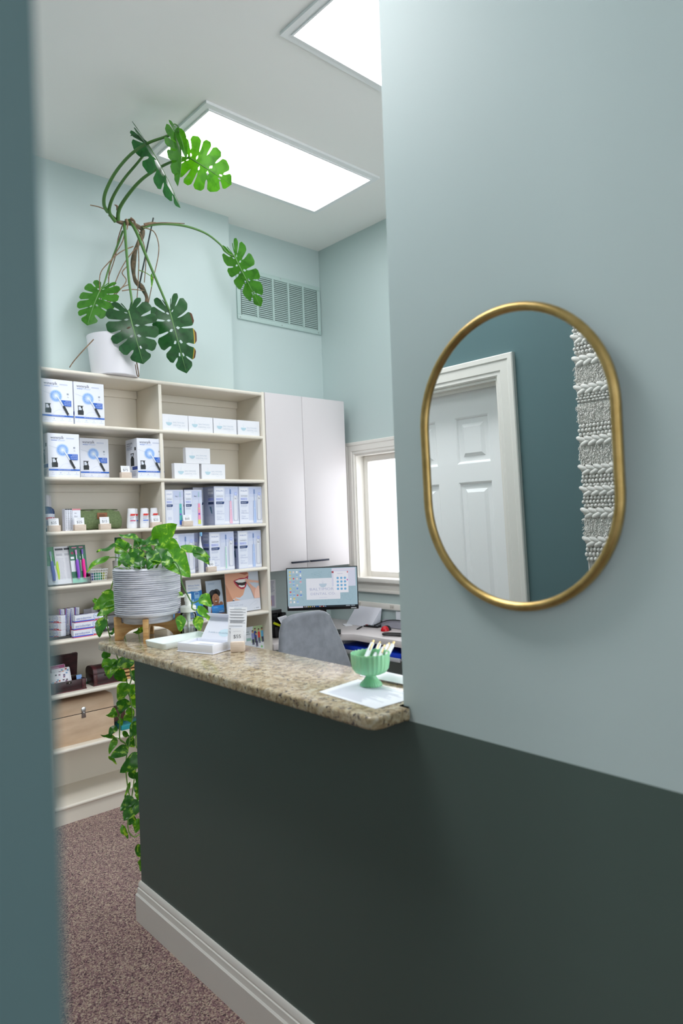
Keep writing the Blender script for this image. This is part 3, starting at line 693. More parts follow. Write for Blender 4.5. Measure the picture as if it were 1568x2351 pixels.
# ---- water flosser cartons
def flosser_carton(label):
    w, d, h = .162, .145, .226
    mb = MB(); mb.box(-w/2, w/2, 0, d, 0, h, BW, .0012, 1)
    F = face_of(mb, w, h); navy = M('#27365f', .5); blue = M('#1f63c8', .45); dk = M('#1b2226', .5)
    F.text('waterpik', .09, .875, .085, navy, width=.42, layer=2); F.line([(.455, .92), (.455, .955)], .0008, navy, 2); F.line([(.43, .92), (.43, .94)], .0008, navy, 2)
    F.text('water', .10, .825, .062, M('#3f74c4', .5), width=.2, layer=2); F.text('flosser', .31, .825, .062, M('#b3c6ec', .5), width=.24, layer=2)
    F.lines(.58, .872, .84, .902, 2, M('#aeb9d8', .6), 2)
    for r, c in ((.205, '#d8e4fa'), (.19, '#bcd3f7'), (.175, '#9fc2f4'), (.155, '#85b1f0'), (.125, '#97bcf3'), (.10, '#aecbf6'), (.075, '#c5daf9'), (.05, '#dde9fc'), (.028, '#f3f8ff')):
        F.disc(.455, .62, r, M(c, .45), 2+[.205, .19, .175, .155, .125, .10, .075, .05, .028].index(r), 32)
    for k in range(14):
        a = 2*PI*k/14+.15; F.line([(.455+.02*math.cos(a), .62+.015*math.sin(a)), (.455+.15*math.cos(a), .62+.11*math.sin(a))], .0006, M('#e4eefd', .45), 12)
    F.line([(.03, .71), (.2, .675), (.4, .63)], .0007, M('#7f93b8', .5), 12)
    F.poly([(.47, .61), (.50, .625), (.69, .40), (.66, .39)], M('#e6eefc', .45), 13)
    F.poly([(.60, .53), (.925, .53), (.925, .40), (.70, .40)], blue, 14)
    for k in range(3): F.text(('THE EASY AND', 'MOST EFFECTIVE', 'WAY TO FLOSS')[k], .9, .497-.037*k, .028, M('#e9effc', .5), 'r', 15, (.16, .2, .19)[k])
    F.poly([(.66, .40), (.70, .405), (.735, .375), (.865, .19), (.80, .185), (.66, .36)], dk, 16); F.disc(.835, .193, .022, M('#e8ebf6', .4), 17, 14, None, 0, PI)
    F.poly([(.10, .44), (.30, .44), (.29, .43), (.245, .425), (.285, .33), (.30, .315), (.295, .225), (.11, .225), (.105, .315), (.12, .33), (.115, .425)], dk, 3)
    F.poly([(.135, .42), (.235, .42), (.235, .34), (.14, .335)], M('#d5dbe8', .4), 4); F.poly([(.205, .425), (.27, .425), (.262, .38), (.21, .385)], dk, 5)
    F.line([(.33, .19), (.45, .285), (.58, .315), (.72, .29), (.9, .22), (.99, .19)], .0007, M('#b6c4e0', .5), 2); F.line([(.05, .23), (.2, .2), (.3, .19)], .0007, M('#b6c4e0', .5), 2); F.line([(.55, .21), (.7, .25), (.85, .3)], .0006, M('#c6d2ea', .5), 2)
    F.rect(0.01, .148, .99, .183, blue, 6); F.text('PREMIUM PERFORMANCE', .5, .158, .021, M('#e9effc', .5), 'c', 7, .4)
    for k in range(4):
        x = .13+.25*k; F.text(('7', '10', '3', '5')[k], x, .085, .035, M('#5a78bd', .5), 'c', 2); F.rect(x-.07, .055, x+.07, .062, M('#c3cde6', .5), 2)
        if k: F.line([(.25*k, .03), (.25*k, .12)], .0004, M('#cfd6ea', .5), 2)
    F.rect(.80, .66, .86, .70, M('#9aa2b0', .5), 2); F.rect(.81, .60, .86, .61, M('#9aa2b0', .5), 2); F.rect(.81, .63, .85, .637, M('#b9bfca', .5), 2)
    G = left_face(mb, w, d, h)
    G.text('waterpik', .1, .875, .06, navy, width=.5, layer=2); G.text('flosser', .1, .825, .05, M('#3f4660', .5), width=.35, layer=2); G.lines(.1, .72, .6, .80, 4, M('#aab0c2', .5), 2)
    G.poly([(.42, .64), (.72, .64), (.66, .54), (.72, .5), (.72, .32), (.42, .32), (.42, .5), (.48, .54)], dk, 2); G.rect(.5, .56, .64, .62, M('#d5dbe8', .4), 3); G.rect(.78, .7, .9, .78, dk, 2)
    G.rect(.55, .22, 1, .3, M('#20459a', .45), 2); G.lines(.1, .05, .9, .18, 4, M('#aab0c2', .5), 2)
    return mb
FG = 'white and blue water flosser cartons'
o = flosser_carton('').build('flosser_carton', loc=(1.279, 3.573, 2.06)); tag(o, 'water flosser carton at the left end of the top shelf', 'carton', FG)
for x, y, z, r, lb in ((1.446, 3.572, 2.06, .0, 'water flosser carton on the top shelf, right of its twin'), (1.302, 3.568, 1.78, .0, 'water flosser carton at the left end of the second shelf, set forward'),
                       (1.515, 3.695, 1.78, 0, 'water flosser carton pushed back on the second shelf, middle of the three'), (1.789, 3.573, 1.78, .0, 'water flosser carton against the divider on the second shelf, beside the price card')):
    dup(o, (x, y, z), r, lb, FG)

# ---- white practice gift boxes with the bowl mark
def bowl_logo(F, x, y, s, c, c2, layer=2):
    F.disc(x, y, s, c, layer, 18, None, PI, 2*PI)
    for dx, dy in ((-.5, .75), (.1, 1.1), (.45, .7)): F.line([(x, y), (x+dx*s*.4, y+dy*s*1.2*F.w/F.h), (x+dx*s*.5, y+dy*s*1.6*F.w/F.h)], .0005, c2, layer)
def gift_box(w=.166, h=.094, d=.035):
    mb = MB(); mb.box(-w/2, w/2, 0, d, 0, h, WHITE, .001, 1); F = face_of(mb, w, h)
    bowl_logo(F, .25, .5, .115, M('#b5d0dd', .5), M('#c6d6e0', .5)); tc = M('#bcc6d4', .5)
    F.text('BALTIMORE', .41, .47, .125, tc, width=.44, layer=2); F.text('DENTAL CO', .41, .30, .125, tc, width=.46, layer=2); F.rect(.6, .2, .72, .22, M('#d5dae4', .5), 2)
    return mb
GG = 'white practice gift boxes on the right bay shelves'
o = gift_box().build('gift_box', loc=(1.951, 3.573, 2.06)); tag(o, 'white gift box on the top right shelf, against the divider', 'gift box', GG)
for x, y, z, lb in ((2.120, 3.573, 2.06, 'white gift box on the top right shelf, second from the divider'), (2.291, 3.573, 2.06, 'white gift box on the top right shelf, third from the divider'), (2.466, 3.573, 2.06, 'white gift box at the right end of the top right shelf'),
                    (2.034, 3.603, 1.78, 'white gift box at the bottom left of the stack of three'), (2.216, 3.603, 1.78, 'white gift box at the bottom right of the stack of three'), (2.112, 3.603, 1.8745, 'white gift box on top of the other two')):
    dup(o, (x, y, z), 0, lb, GG)

# ---- price cards in maple blocks
def price_card(price, loc, label, group='price cards in maple blocks'):
    t = thing('price_card', label, 'price card', loc, 0, group)
    mb = MB(); mb.box(-.03, .03, 0, .028, 0, .031, BLOCKWOOD, .0015); mb.build('block', t)
    mb = MB(); mb.X = Matrix.Translation((0, .012, .024)) @ Matrix.Rotation(math.radians(-8), 4, 'X'); mb.box(-.026, .026, 0, .0012, 0, .044, PAPER)
    F = Face(mb, (-.026, 0, 0), (1, 0, 0), (0, 0, 1), .052, .044); F.text(price, .5, .32, .44, M('#6d7079', .6), 'c', 2); F.rect(.25, .82, .75, .85, M('#b5b7c0', .6), 2)
    mb.build('card', t, flat=True)
price_card('$75', (1.638, 3.563, 1.78), '$75 price card beside the water flosser carton')
price_card('$25', (1.241, 3.560, 1.50), '$25 price card in front of the blue mouthwash bottles')
price_card('$25', (1.373, 3.560, 1.50), '$25 price card in front of the slim white boxes')
price_card('$15', (1.509, 3.560, 1.50), '$15 price card in front of the green pouch')
price_card('$25', (1.808, 3.560, 1.50), '$25 price card in front of the white tooth paste bottles')
price_card('$60', (2.006, 3.556, 1.50), '$60 price card in front of the children toothbrush cartons')
price_card('$90', (2.156, 3.556, 1.22), '$90 price card beside the standing electric toothbrush')

# ---- third shelf left
def mouthwash(loc, label):
    t = thing('mouthwash_bottle', label, 'bottle', loc, 0, 'blue mouthwash bottles')
    mb = MB(); mb.lathe([(0, 0), (.026, 0), (.028, .004), (.028, .105), (.024, .118), (.012, .128), (.011, .134), (0, .134)], (0, 0, 0), M('#1d3570', .15), 24); mb.build('body', t)
    mb = MB(); mb.lathe([(.0284, .018), (.0284, .092)], (0, 0, 0), M('#dfe4f3', .4), 24)
    F = Face(mb, (-.018, -.0292, .02), (1, 0, 0), (0, 0, 1), .036, .07); F.rect(.05, .6, .95, .78, M('#c9485a', .5)); F.lines(.1, .15, .9, .5, 4, M('#8d97bd', .5)); mb.build('label_wrap', t)
    mb = MB(); mb.lathe([(.0125, .130), (.0125, .165), (.0105, .19), (0, .191)], (0, 0, 0), M('#e4dbe3', .4), 20); mb.build('cap', t)
mouthwash((1.229, 3.635, 1.50), 'blue mouthwash bottle at the left end of the third shelf'); mouthwash((1.262, 3.70, 1.50), 'blue mouthwash bottle standing behind the other one')
w, d, h = .044, .05, .116; mb = MB(); mb.box(-w/2, w/2, 0, d, 0, h, BW, .001, 1); F = face_of(mb, w, h)
F.rect(.0, .93, 1, 1, M('#d98a93', .5)); F.rect(.25, .78, .5, .81, M('#a0a4b4', .5)); F.text('Dry', .25, .62, .09, M('#3c3f4a', .5)); F.text('Mouth', .25, .53, .09, M('#3c3f4a', .5), width=.5); F.text('Plus', .25, .44, .09, M('#c4475a', .5), width=.35); F.disc(.32, .25, .12, M('#6f9a55', .5), 1, 14); F.rect(.2, .08, .8, .1, M('#b0b5c4', .5))
SB = 'slim white boxes'
tag(mb.build('slim_box', loc=(1.374, 3.613, 1.50)), 'slim white box turned face out with red top edge on the third shelf', 'box', SB)
w = .0118; mb = MB(); mb.box(-w/2, w/2, 0, .044, 0, h, BW, .0008, 1); F = face_of(mb, w, h); F.rect(0, .95, 1, 1, M('#40434c', .5)); F.lines(.2, .04, .85, .92, 26, M('#6d7180', .5), ragged=.4)
o = mb.build('slim_box', loc=(1.3445, 3.613, 1.50)); tag(o, 'slim white box spine next to the face out box', 'box', SB)
dup(o, (1.332, 3.613, 1.50), 0, 'slim white box spine in the middle of the three spines', SB); dup(o, (1.3195, 3.613, 1.50), 0, 'slim white box spine farthest left of the three spines', SB)
# green pouch
t = thing('toiletry_pouch', 'olive green zipped canvas pouch with a brown leather patch', 'pouch', (1.515, 3.66, 1.50))
mb = MB()
def pouch(u, v):
    a = 2*PI*v; x = (u-.5)*2
    taper = 1-.30*abs(x)**3; hw = .117
    zc = .054; ry = .042*taper; rz = .054*(1-.12*abs(x)**2)
    c, s = math.cos(a), math.sin(a)
    yy = ry*math.copysign(abs(c)**.8, c)*(1-.55*max(0, s)); zz = rz*math.copysign(abs(s)**.75, s)
    return V((x*hw*(1-.10*max(0, s)*.4), yy, zc+zz + .003*math.sin(9*x+3*s)))
mb.grid(pouch, 26, 28, CANVAS)
for e in (0, 25):
    pass
b0 = [pouch(0, j/28) for j in range(28)]; b1 = [pouch(1, j/28) for j in range(28)]; mb.add(b0, [range(28)], CANVAS); mb.add(b1, [range(28)], CANVAS); mb.sharp = 70
mb.build('body', t)
mb = MB(); mb.tube([(-.105, 0, .1085), (-.05, 0, .1095), (.05, 0, .1085), (.105, 0, .107)], .0035, M('#4d5a3b', .7), 8, 4); mb.build('zipper', t)
mb = MB(); mb.box(-.028, .028, -.0435, -.039, .058, .092, M('#8a5a3a', .6), .001); F = Face(mb, (-.028, -.0436, .058), (1, 0, 0), (0, 0, 1), .056, .034); F.lines(.15, .3, .85, .7, 2, M('#5b3822', .6), 2); mb.build('patch', t)
# white flat bottles
def oval(mb, prof, m, seg=24):
    mb.lathe(prof, (0, 0, 0), m, seg)
    for i, v in enumerate(mb.v): mb.v[i] = (v[0], v[1]*.6, v[2])
def paste(loc, label, bar):
    t = thing('paste_bottle', label, 'bottle', loc, 0, 'white tooth paste bottles')
    mb = MB(); oval(mb, [(0, 0), (.027, 0), (.029, .004), (.029, .02), (.026, .06), (.0235, .085), (.022, .086)], WHITE)
    F = Face(mb, (-.0165, -.0182, .022), (1, 0, 0), (0, 0, 1), .033, .062)
    F.poly([(0, .78), (.85, .78), (1, .95), (.1, .95)], M('#d63a34', .5)); F.text('Tooth', 0, .6, .13, M('#3d4a86', .5), width=.7); F.text('Paste', 0, .46, .13, M('#3d4a86', .5), width=.6); F.rect(0, .3, .95, .38, M(bar, .5)); F.rect(0, .12, .6, .15, M('#9fb4dd', .5)); mb.build('body', t)
    mb = MB(); oval(mb, [(.0225, .0855), (.0232, .086), (.021, .110), (.018, .112), (0, .112)], WHITE); mb.build('cap', t)
paste((1.677, 3.605, 1.50), 'white flip cap bottle with magenta bar, left of the row', '#c02a6a'); paste((1.716, 3.655, 1.50), 'white bottle standing behind, between the front two', '#3f74d8')
paste((1.754, 3.605, 1.50), 'white flip cap bottle with blue bar, second at the front', '#3f74d8'); paste((1.817, 3.612, 1.50), 'white flip cap bottle behind the $25 card next to the divider', '#3f74d8'); paste((1.789, 3.665, 1.50), 'white bottle behind the front ones, nearest the divider', '#c02a6a')

# ---- toothbrush cartons
LAV = M('#dfe3f2', .38)
def brush_carton(handle, kid=False):
    w, d, h = (.118, .05, .216) if kid else (.176, .125, .238)
    mb = MB(); mb.box(-w/2, w/2, 0, d, 0, h, M('#d6dbee', .38), .0012, 1); F = face_of(mb, w, h)
    wc = .40
    F.rect(.45, .78, .995, .97, M('#c4cdea', .4), 2); F.rect(.45, .70, .995, .80, M('#cfd6ee', .4), 3); F.rect(.45, .62, .995, .72, M('#d8deF1', .4), 4)
    F.rect(.02, .03, wc, .97, M('#e3e7f4', .4), 2); F.rect(.06, .80, wc-.02, .955, M('#eef0fa', .4), 3)
    F.text('PHILIPS', .09, .862, .05, M('#6f86bd', .5), width=.27, layer=4); F.text('sonicare', .09, .735, .045, M('#2a3354', .5), width=.27, layer=4)
    F.rect(.07, .63, wc-.04, .70, M('#c0c8ee', .4), 3); F.text('Series', .09, .655, .035, M('#6a74c4', .5), width=.16, layer=4)
    F.poly([(.07, .535), (.37, .535), (wc, .565), (wc, .605), (.07, .605)], M('#1d3c72', .4), 3); F.text('DENTIST', .10, .557, .032, M('#e6ebf7', .5), width=.22, layer=4)
    F.lines(.07, .45, .36, .515, 4, M('#bcc3da', .5), 3)
    if kid:
        F.lines(.12, .18, .34, .26, 5, M('#b9c0da', .5), 3)
        a, b = .74, .88; hc = M(handle[0], .4)
        F.poly([(a, .05), (b+.02, .05), (b, .62), (a+.02, .62)], hc, 5); F.poly([(a, .05), (b+.02, .05), (b+.015, .17), (a+.004, .17)], M(handle[1], .4), 6); F.disc((a+b)/2, .33, .05, M(handle[2], .4), 7); F.disc((a+b)/2, .48, .035, M(handle[1], .4), 7)
        F.poly([(.79, .62), (.83, .62), (.822, .82), (.80, .82)], M('#c3cbe0', .4), 5); F.poly([(.78, .80), (.84, .80), (.835, .94), (.79, .94)], M('#a5c9d0', .4), 6)
        F.text('No.1', .56, .8, .06, M('#2a3354', .5), layer=5, width=.14)
        F.disc(.47, .45, .08, M('#d5daf0', .4), 4)
    else:
        F.text('Gentle', .09, .335, .055, M('#b4bbd6', .5), width=.22, layer=4); F.text('Effective', .09, .275, .055, M('#b4bbd6', .5), width=.30, layer=4); F.text('Doux', .09, .19, .055, M('#b4bbd6', .5), width=.18, layer=4); F.text('Efficace', .09, .13, .055, M('#b4bbd6', .5), width=.27, layer=4)
        F.poly([(.775, .14), (.80, .09), (.93, .09), (.96, .14), (.965, .72), (.94, .80), (.81, .80), (.78, .72)], M('#c9ccdc', .35), 5); F.poly([(.79, .15), (.815, .11), (.90, .11), (.92, .15), (.925, .70), (.90, .77), (.83, .77), (.795, .70)], M('#e4e6ef', .3), 6)
        F.rect(.40, .03, .995, .09, M('#e9ebf5', .4), 4)
        hc = M(handle[0], .4)
        F.poly([(.60, .03), (.72, .03), (.695, .62), (.625, .62)], hc, 7); F.poly([(.63, .05), (.66, .05), (.655, .60), (.635, .60)], M(handle[1], .4), 8); F.disc(.66, .42, .014, M('#eef0fa', .4), 9)
        F.poly([(.648, .62), (.672, .62), (.668, .80), (.652, .80)], M('#9fb0d4', .4), 7); F.poly([(.635, .80), (.685, .80), (.682, .92), (.64, .92)], M('#6f8cc0', .4), 8)
        F.disc(.88, .80, .06, M('#aebdf0', .4), 7); F.lines(.84, .785, .92, .815, 2, M('#dfe6fb', .4), 8, ragged=0); F.disc(.89, .67, .055, M('#e9ebf5', .4), 7); F.text('No.1', .835, .66, .06, M('#2a3354', .5), width=.11, layer=8)
    G = left_face(mb, w, d, h)
    G.rect(0, 0, 1, 1, M('#aab2cf', .4)); G.rect(.45, .80, .95, .95, M('#dfe3f2', .4), 2); G.text('PHILIPS', .5, .86, .045, M('#5a70ab', .5), width=.4, layer=3); G.text('sonicare', .5, .74, .04, M('#26304f', .5), width=.4, layer=3); G.rect(.45, .64, .95, .7, M('#8d98dc', .4), 2); G.rect(.45, .54, .95, .60, M('#14305f', .4), 2)
    G.poly([(.55, .48), (.72, .48), (.8, .3), (.72, .3)], M('#2f6a86', .4), 2); G.lines(.2, .05, .95, .22, 5, M('#c2c8dd', .5), 2)
    return mb
SG = 'white and lilac electric toothbrush cartons'
PINK, BLUE, MINT = ('#eab5cf', '#f3d0df'), ('#a9c1ee', '#c8d7f5'), ('#dfe6ee', '#8fd8c4')
def carton(h, loc, label): tag(brush_carton(h).build('toothbrush_carton', loc=loc), label, 'carton', SG)
carton(PINK, (2.294, 3.592, 1.50), 'electric toothbrush carton with a pink brush on the third shelf right')
carton(BLUE, (2.473, 3.592, 1.50), 'electric toothbrush carton with a blue brush at the right end of the third shelf')
tag(brush_carton(MINT).build('toothbrush_carton', loc=(2.222, 3.719, 1.50)), 'electric toothbrush carton behind the pink brush carton', 'carton', SG)
carton(PINK, (1.972, 3.592, 1.22), 'electric toothbrush carton with a pink brush behind the trailing plant')
carton(MINT, (2.250, 3.592, 1.22), 'electric toothbrush carton with a mint accent on the fourth shelf')
carton(BLUE, (2.455, 3.592, 1.22), 'electric toothbrush carton with a blue brush at the right end of the fourth shelf')
carton(MINT, (2.075, 3.72, 1.22), 'electric toothbrush carton standing behind the white toothbrush')
KG = 'children toothbrush cartons'
tag(brush_carton(('#58b9b4', '#3f6fd0', '#7a5cc8'), True).build('toothbrush_carton', loc=(1.938, 3.592, 1.50)), 'children toothbrush carton with a teal handle', 'carton', KG)
tag(brush_carton(('#f09ab8', '#d8e06a', '#8a52c0'), True).build('toothbrush_carton', loc=(2.062, 3.592, 1.50)), 'children toothbrush carton with a pink handle', 'carton', KG)
# standing electric toothbrush
t = thing('electric_toothbrush', 'white electric toothbrush standing upright on the fourth shelf', 'toothbrush', (2.090, 3.575, 1.22))
mb = MB(); mb.lathe([(0, 0), (.0155, 0), (.0165, .004), (.0165, .06), (.0175, .11), (.0155, .14), (.011, .155), (0, .156)], (0, 0, 0), WHITE, 20); mb.build('handle', t)
mb = MB(); mb.lathe([(.0105, .1555), (.0085, .165), (.005, .19), (.0038, .215), (.0045, .235), (.003, .24), (0, .24)], (0, 0, 0), WHITE, 16); mb.build('neck', t)
mb = MB(); mb.box(-.006, .006, -.016, -.004, .217, .241, M('#7fb4dc', .6), .002); mb.build('bristles', t)
mb = MB(); mb.lathe([(0, 0), (.006, .0), (.006, .0015), (0, .0018)], (0, 0, 0), M('#8fd8c4', .4), 14); mb.build('button', t, (0, -.0172, .095), (PI/2, 0, 0))

# ---- fourth shelf left: blister packs in a clear tray
t = thing('display_tray', 'clear acrylic tray holding the toothbrush packs', 'tray', (1.31, 3.62, 1.22))
AC = thinglass('clear_acrylic', .3, (.97, .985, .985, 1))
mb = MB(); mb.box(-.108, .108, -.06, .06, 0, .004, AC); mb.box(-.108, .108, -.06, -.0575, .004, .035, AC); mb.box(.1055, .108, -.0575, .06, .004, .05, AC); mb.box(-.108, .108, .0575, .06, .004, .06, AC); mb.build('tray', t)
def blister(name, loc, tilt, rz, label, kind):
    t = thing(name, label, 'toothbrush pack', loc, rz, 'blister packed toothbrushes'); t.rotation_euler = (tilt, 0, rz)
    w, h = .052, .2; mb = MB()
    cc = {'purple': '#1f6b50', 'pink': '#1f6b50', 'back': '#d9d9e0', 'blue': '#5fa66f', 'lime': '#57a05a'}[kind]
    mb.prism(roundpoly([(-w/2, 0), (w/2, 0), (w/2, h), (-w/2, h)], .006, 3), 'y', 0, .0012, M(cc, .4)); F = Face(mb, (-w/2, 0, 0), (1, 0, 0), (0, 0, 1), w, h)
    if kind == 'back':
        F.rect(.1, .9, .9, .95, M('#3e424d', .5)); F.lines(.15, .74, .85, .8, 2, M('#8b8e9b', .5)); F.lines(.12, .1, .88, .68, 16, M('#c4c5d0', .5)); F.line([(.5, .1), (.5, .7)], .0006, M('#bbbcc8', .5), 2)
    else:
        if kind in ('purple', 'pink'):
            F.rect(0, .90, 1, 1, M('#175a43', .4)); F.rect(.25, .93, .75, .96, M('#d98aa8', .5), 2); F.disc(.25, .80, .14, M('#8e1f4e', .4), 2); F.rect(0, .3, .45, .6, M('#dfe5ea', .4), 2); F.rect(0, .0, 1, .12, M('#6ec3a8', .4), 2); F.text('GUM', .2, .2, .08, M('#1f6b50', .5), layer=3); F.rect(.05, .64, .4, .7, M('#e9edf2', .4), 2)
        else:
            F.rect(0, 0, 1, .5, M('#d4dde6', .4)); F.rect(.1, .62, .9, .72, M('#3f8f52', .4)); F.disc(.5, .2, .3, M('#bccbd9', .4), 2)
    mb.build('backing_card', t, flat=True)
    if kind != 'back':
        hc, nc = {'purple': ('#8d4fc6', '#d79ad2'), 'pink': ('#f0279a', '#8a6ac8'), 'blue': ('#4f62b0', '#aebbd8'), 'lime': ('#b6d93c', '#e4d83a')}[kind]
        mb = MB(); mb.tube([(.004, -.008, .02), (.006, -.009, .05), (.004, -.010, .085), (.006, -.009, .115), (.005, -.008, .122)], lambda u: .0065+.0025*math.sin(PI*min(1, u*1.1)), M(hc, .3), 12, 3)
        mb.tube([(.005, -.008, .12), (.005, -.0075, .15)], .0028, M('#dfe3ee', .35), 8); mb.tube([(.005, -.0075, .15), (.005, -.0075, .175)], .0055, M(nc, .4), 8); mb.build('toothbrush', t)
    return t
Rr = math.radians
blister('toothbrush_pack', (1.235, 3.590, 1.2255), Rr(-15), Rr(6), 'pack with a blue toothbrush at the left end of the tray', 'blue')
blister('toothbrush_pack', (1.263, 3.605, 1.2255), Rr(-15), Rr(4), 'pack with a lime green toothbrush, second from the left in the tray', 'lime')
blister('toothbrush_pack', (1.285, 3.592, 1.2255), Rr(-14), Rr(2), 'toothbrush pack showing its plain white back, left of the two', 'back')
blister('toothbrush_pack', (1.322, 3.600, 1.2255), Rr(-14), Rr(2), 'toothbrush pack showing its plain white back, nearer the kids brushes', 'back')
blister('toothbrush_pack', (1.362, 3.592, 1.2255), Rr(-13), Rr(0), 'green card pack with a purple toothbrush', 'purple')
blister('toothbrush_pack', (1.398, 3.604, 1.2255), Rr(-12), Rr(-2), 'green card pack with a hot pink toothbrush', 'pink')
t = thing('wire_basket', 'small white wire basket of coloured floss packs', 'basket', (1.505, 3.70, 1.22))
mb = MB(); wm = M('#e6e8ec', .35)
for i in range(8):
    x = -.045+.09*i/7
    for yy, s in ((-.04, 1), (.04, 1)): mb.tube([(x*.92, yy*.92, .003), (x*1.06, yy*1.06, .062)], .0011, wm, 5)
for i in range(6):
    y = -.04+.08*i/5
    for xx in (-.045, .045): mb.tube([(xx*.92, y*.92, .003), (xx*1.06, y*1.06, .062)], .0011, wm, 5)
for k in range(5):
    z = .003+.0148*k; s = .92+.14*k/4; mb.tube([(-.045*s, -.04*s, z), (.045*s, -.04*s, z), (.045*s, .04*s, z), (-.045*s, .04*s, z), (-.045*s, -.04*s, z)], .0012 if k < 4 else .002, wm, 5)
mb.box(-.041, .041, -.036, .036, .001, .003, wm); mb.build('basket', t)
FGp = 'floss packs in the wire basket'
for i, (x, c, lb) in enumerate(((-.032, '#3b4a86', 'indigo floss pack at the left of the wire basket'), (-.012, '#2f8a74', 'teal floss pack left of centre in the wire basket'), (.009, '#37a083', 'pale teal floss pack right of centre in the wire basket'), (.030, '#9aa04a', 'olive floss pack at the right of the wire basket'))):
    mb = MB(); mb.box(-.009, .009, -.028, .028, 0, .038, M(c, .4), .003); tag(mb.build('floss_pack', loc=(1.505+x, 3.70, 1.2235)), lb, 'floss pack', FGp)
t = thing('brush_cup', 'grey cup of green capped toothbrush tubes behind the plant leaves', 'cup', (1.635, 3.70, 1.22))
mb = MB(); mb.lathe([(.03, 0), (.033, .1), (.031, .1), (.028, .006)], (0, 0, 0), M('#b9b8b6', .5), 20); mb.build('cup', t)
for i, (dx, dy) in enumerate(((-.012, -.006), (.012, .006), (.004, -.014))):
    t2 = thing('brush_tube', ('clear toothbrush tube at the left of the grey cup', 'clear toothbrush tube at the back of the grey cup', 'clear toothbrush tube at the front of the grey cup')[i], 'toothbrush tube', (1.635+dx, 3.70+dy, 1.2265), 0, 'toothbrush tubes in the grey cup')
    mb = MB(); mb.lathe([(.0, 0), (.009, 0), (.009, .165), (0, .165)], (0, 0, 0), M('#c9d2d4', .2), 12); mb.build('tube', t2)
    mb = MB(); mb.lathe([(.0095, .165), (.0095, .222), (.008, .225), (0, .225)], (0, 0, 0), M('#16543c', .35), 12); mb.build('cap', t2)

# ---- fifth shelf left: toothpaste cartons
def paste_carton():
    w, d, h = .152, .036, .038
    mb = MB(); mb.box(-w/2, w/2, 0, d, 0, h, BW, .001, 1); F = face_of(mb, w, h)
    F.text('parodontax', .05, .42, .42, M('#3a55a8', .5), width=.52, layer=2); F.rect(.05, .33, .4, .36, M('#b98a9a', .5), 2); F.rect(0, .10, .68, .25, M('#2a55cf', .5), 2); F.rect(0, 0, 1, .10, M('#c9505e', .5), 2); F.poly([(.68, .10), (.92, .10), (.88, .25), (.72, .25)], M('#c01c3a', .5), 3); F.text('NEW', .75, .12, .12, WHITE, width=.08, layer=4)
    F.disc(.75, .62, .11, M('#7f9ad6', .5), 2, 24, .42); F.disc(.75, .63, .098, M('#e3e9f8', .5), 3, 24, .37); F.rect(.68, .66, .82, .72, M('#8fa5d8', .5), 4); F.rect(.69, .52, .81, .56, M('#a9b9e2', .5), 4); F.disc(.95, .8, .012, M('#e0946a', .5), 3, 10)
    G = left_face(mb, w, d, h); G.rect(0, 0, 1, .2, M('#2a55cf', .5)); G.rect(0, 0, 1, .08, M('#c9505e', .5), 2)
    T = Face(mb, (-w/2, 0, h), (1, 0, 0), (0, 1, 0), w, d); T.rect(.05, .3, .5, .6, M('#9aa7d8', .5)); T.rect(0, .8, 1, 1, M('#6a3a8a', .5), 2)
    return mb
PG = 'white toothpaste cartons on the fifth shelf'
o = paste_carton().build('toothpaste_carton', loc=(1.400, 3.575, .94)); tag(o, 'toothpaste carton at the bottom of the front stack of three', 'toothpaste carton', PG)
dup(o, (1.405, 3.577, .9785), 0, 'toothpaste carton in the middle of the front stack of three', PG); dup(o, (1.412, 3.580, 1.017), .02, 'toothpaste carton on top of the front stack of three', PG)
t = thing('black_tray', 'shallow black tray under the standing toothpaste cartons', 'tray', (1.28, 3.68, .94))
mb = MB(); mb.box(-.085, .085, -.075, .075, 0, .004, M('#2a2a2c', .4)); mb.box(-.085, .085, -.075, -.072, .004, .014, M('#2a2a2c', .4)); mb.box(.082, .085, -.072, .075, .004, .02, M('#2a2a2c', .4)); mb.build('tray', t)
for k, lb in enumerate(('toothpaste carton at the bottom of the angled stack at the far left', 'toothpaste carton in the middle of the angled stack at the far left', 'toothpaste carton on top of the angled stack at the far left')):
    dup(o, (1.236, 3.677, .9445+.0385*k), math.radians(-60+1.5*k), lb, PG)
for k, (x, r, lb) in enumerate(((1.289, .0, 'toothpaste carton standing on end, leftmost of the upright four'), (1.318, .06, 'toothpaste carton standing on end, second from the left of the upright four'), (1.345, -.03, 'toothpaste carton standing on end, third of the upright four'), (1.372, .03, 'toothpaste carton standing on end, rightmost of the upright four'))):
    d_ = dup(o, (x, 3.672+.004*k, .9445+.152*.92/2+.002), 0, lb, PG); d_.scale = (.92, 1, .68); d_.rotation_euler = (0, PI/2+r, 0)
t = thing('sundries_box', 'grey box with papers standing behind the front toothpaste stack', 'box', (1.475, 3.735, .94))
mb = MB(); mb.box(-.05, .05, -.04, .04, 0, .10, M('#5c5853', .6), .002); mb.build('body', t)
mb = MB(); mb.box(-.045, .0, -.03, -.028, .1, .128, M('#9a98a2', .6)); mb.box(.005, .048, -.01, -.008, .1, .132, M('#c3c2cc', .6)); mb.build('papers', t)
t = thing('storage_basket', 'dark grey smoky plastic tub beside the pot on the fifth shelf', 'tub', (1.59, 3.71, .94))
mb = MB(); mb.prism(roundpoly([(-.075, -.06), (.075, -.06), (.075, .06), (-.075, .06)], .015), 'z', 0, .085, M('#3c3d3e', .15), .004); mb.build('tub', t)
for (x, z) in ((-.055, .06), (-.052, .02)):
    mb = MB(); mb.ball((x, -.0605, z), .008, WHITE, 12, 6, (1, .4, 1)); mb.build('dot', t)
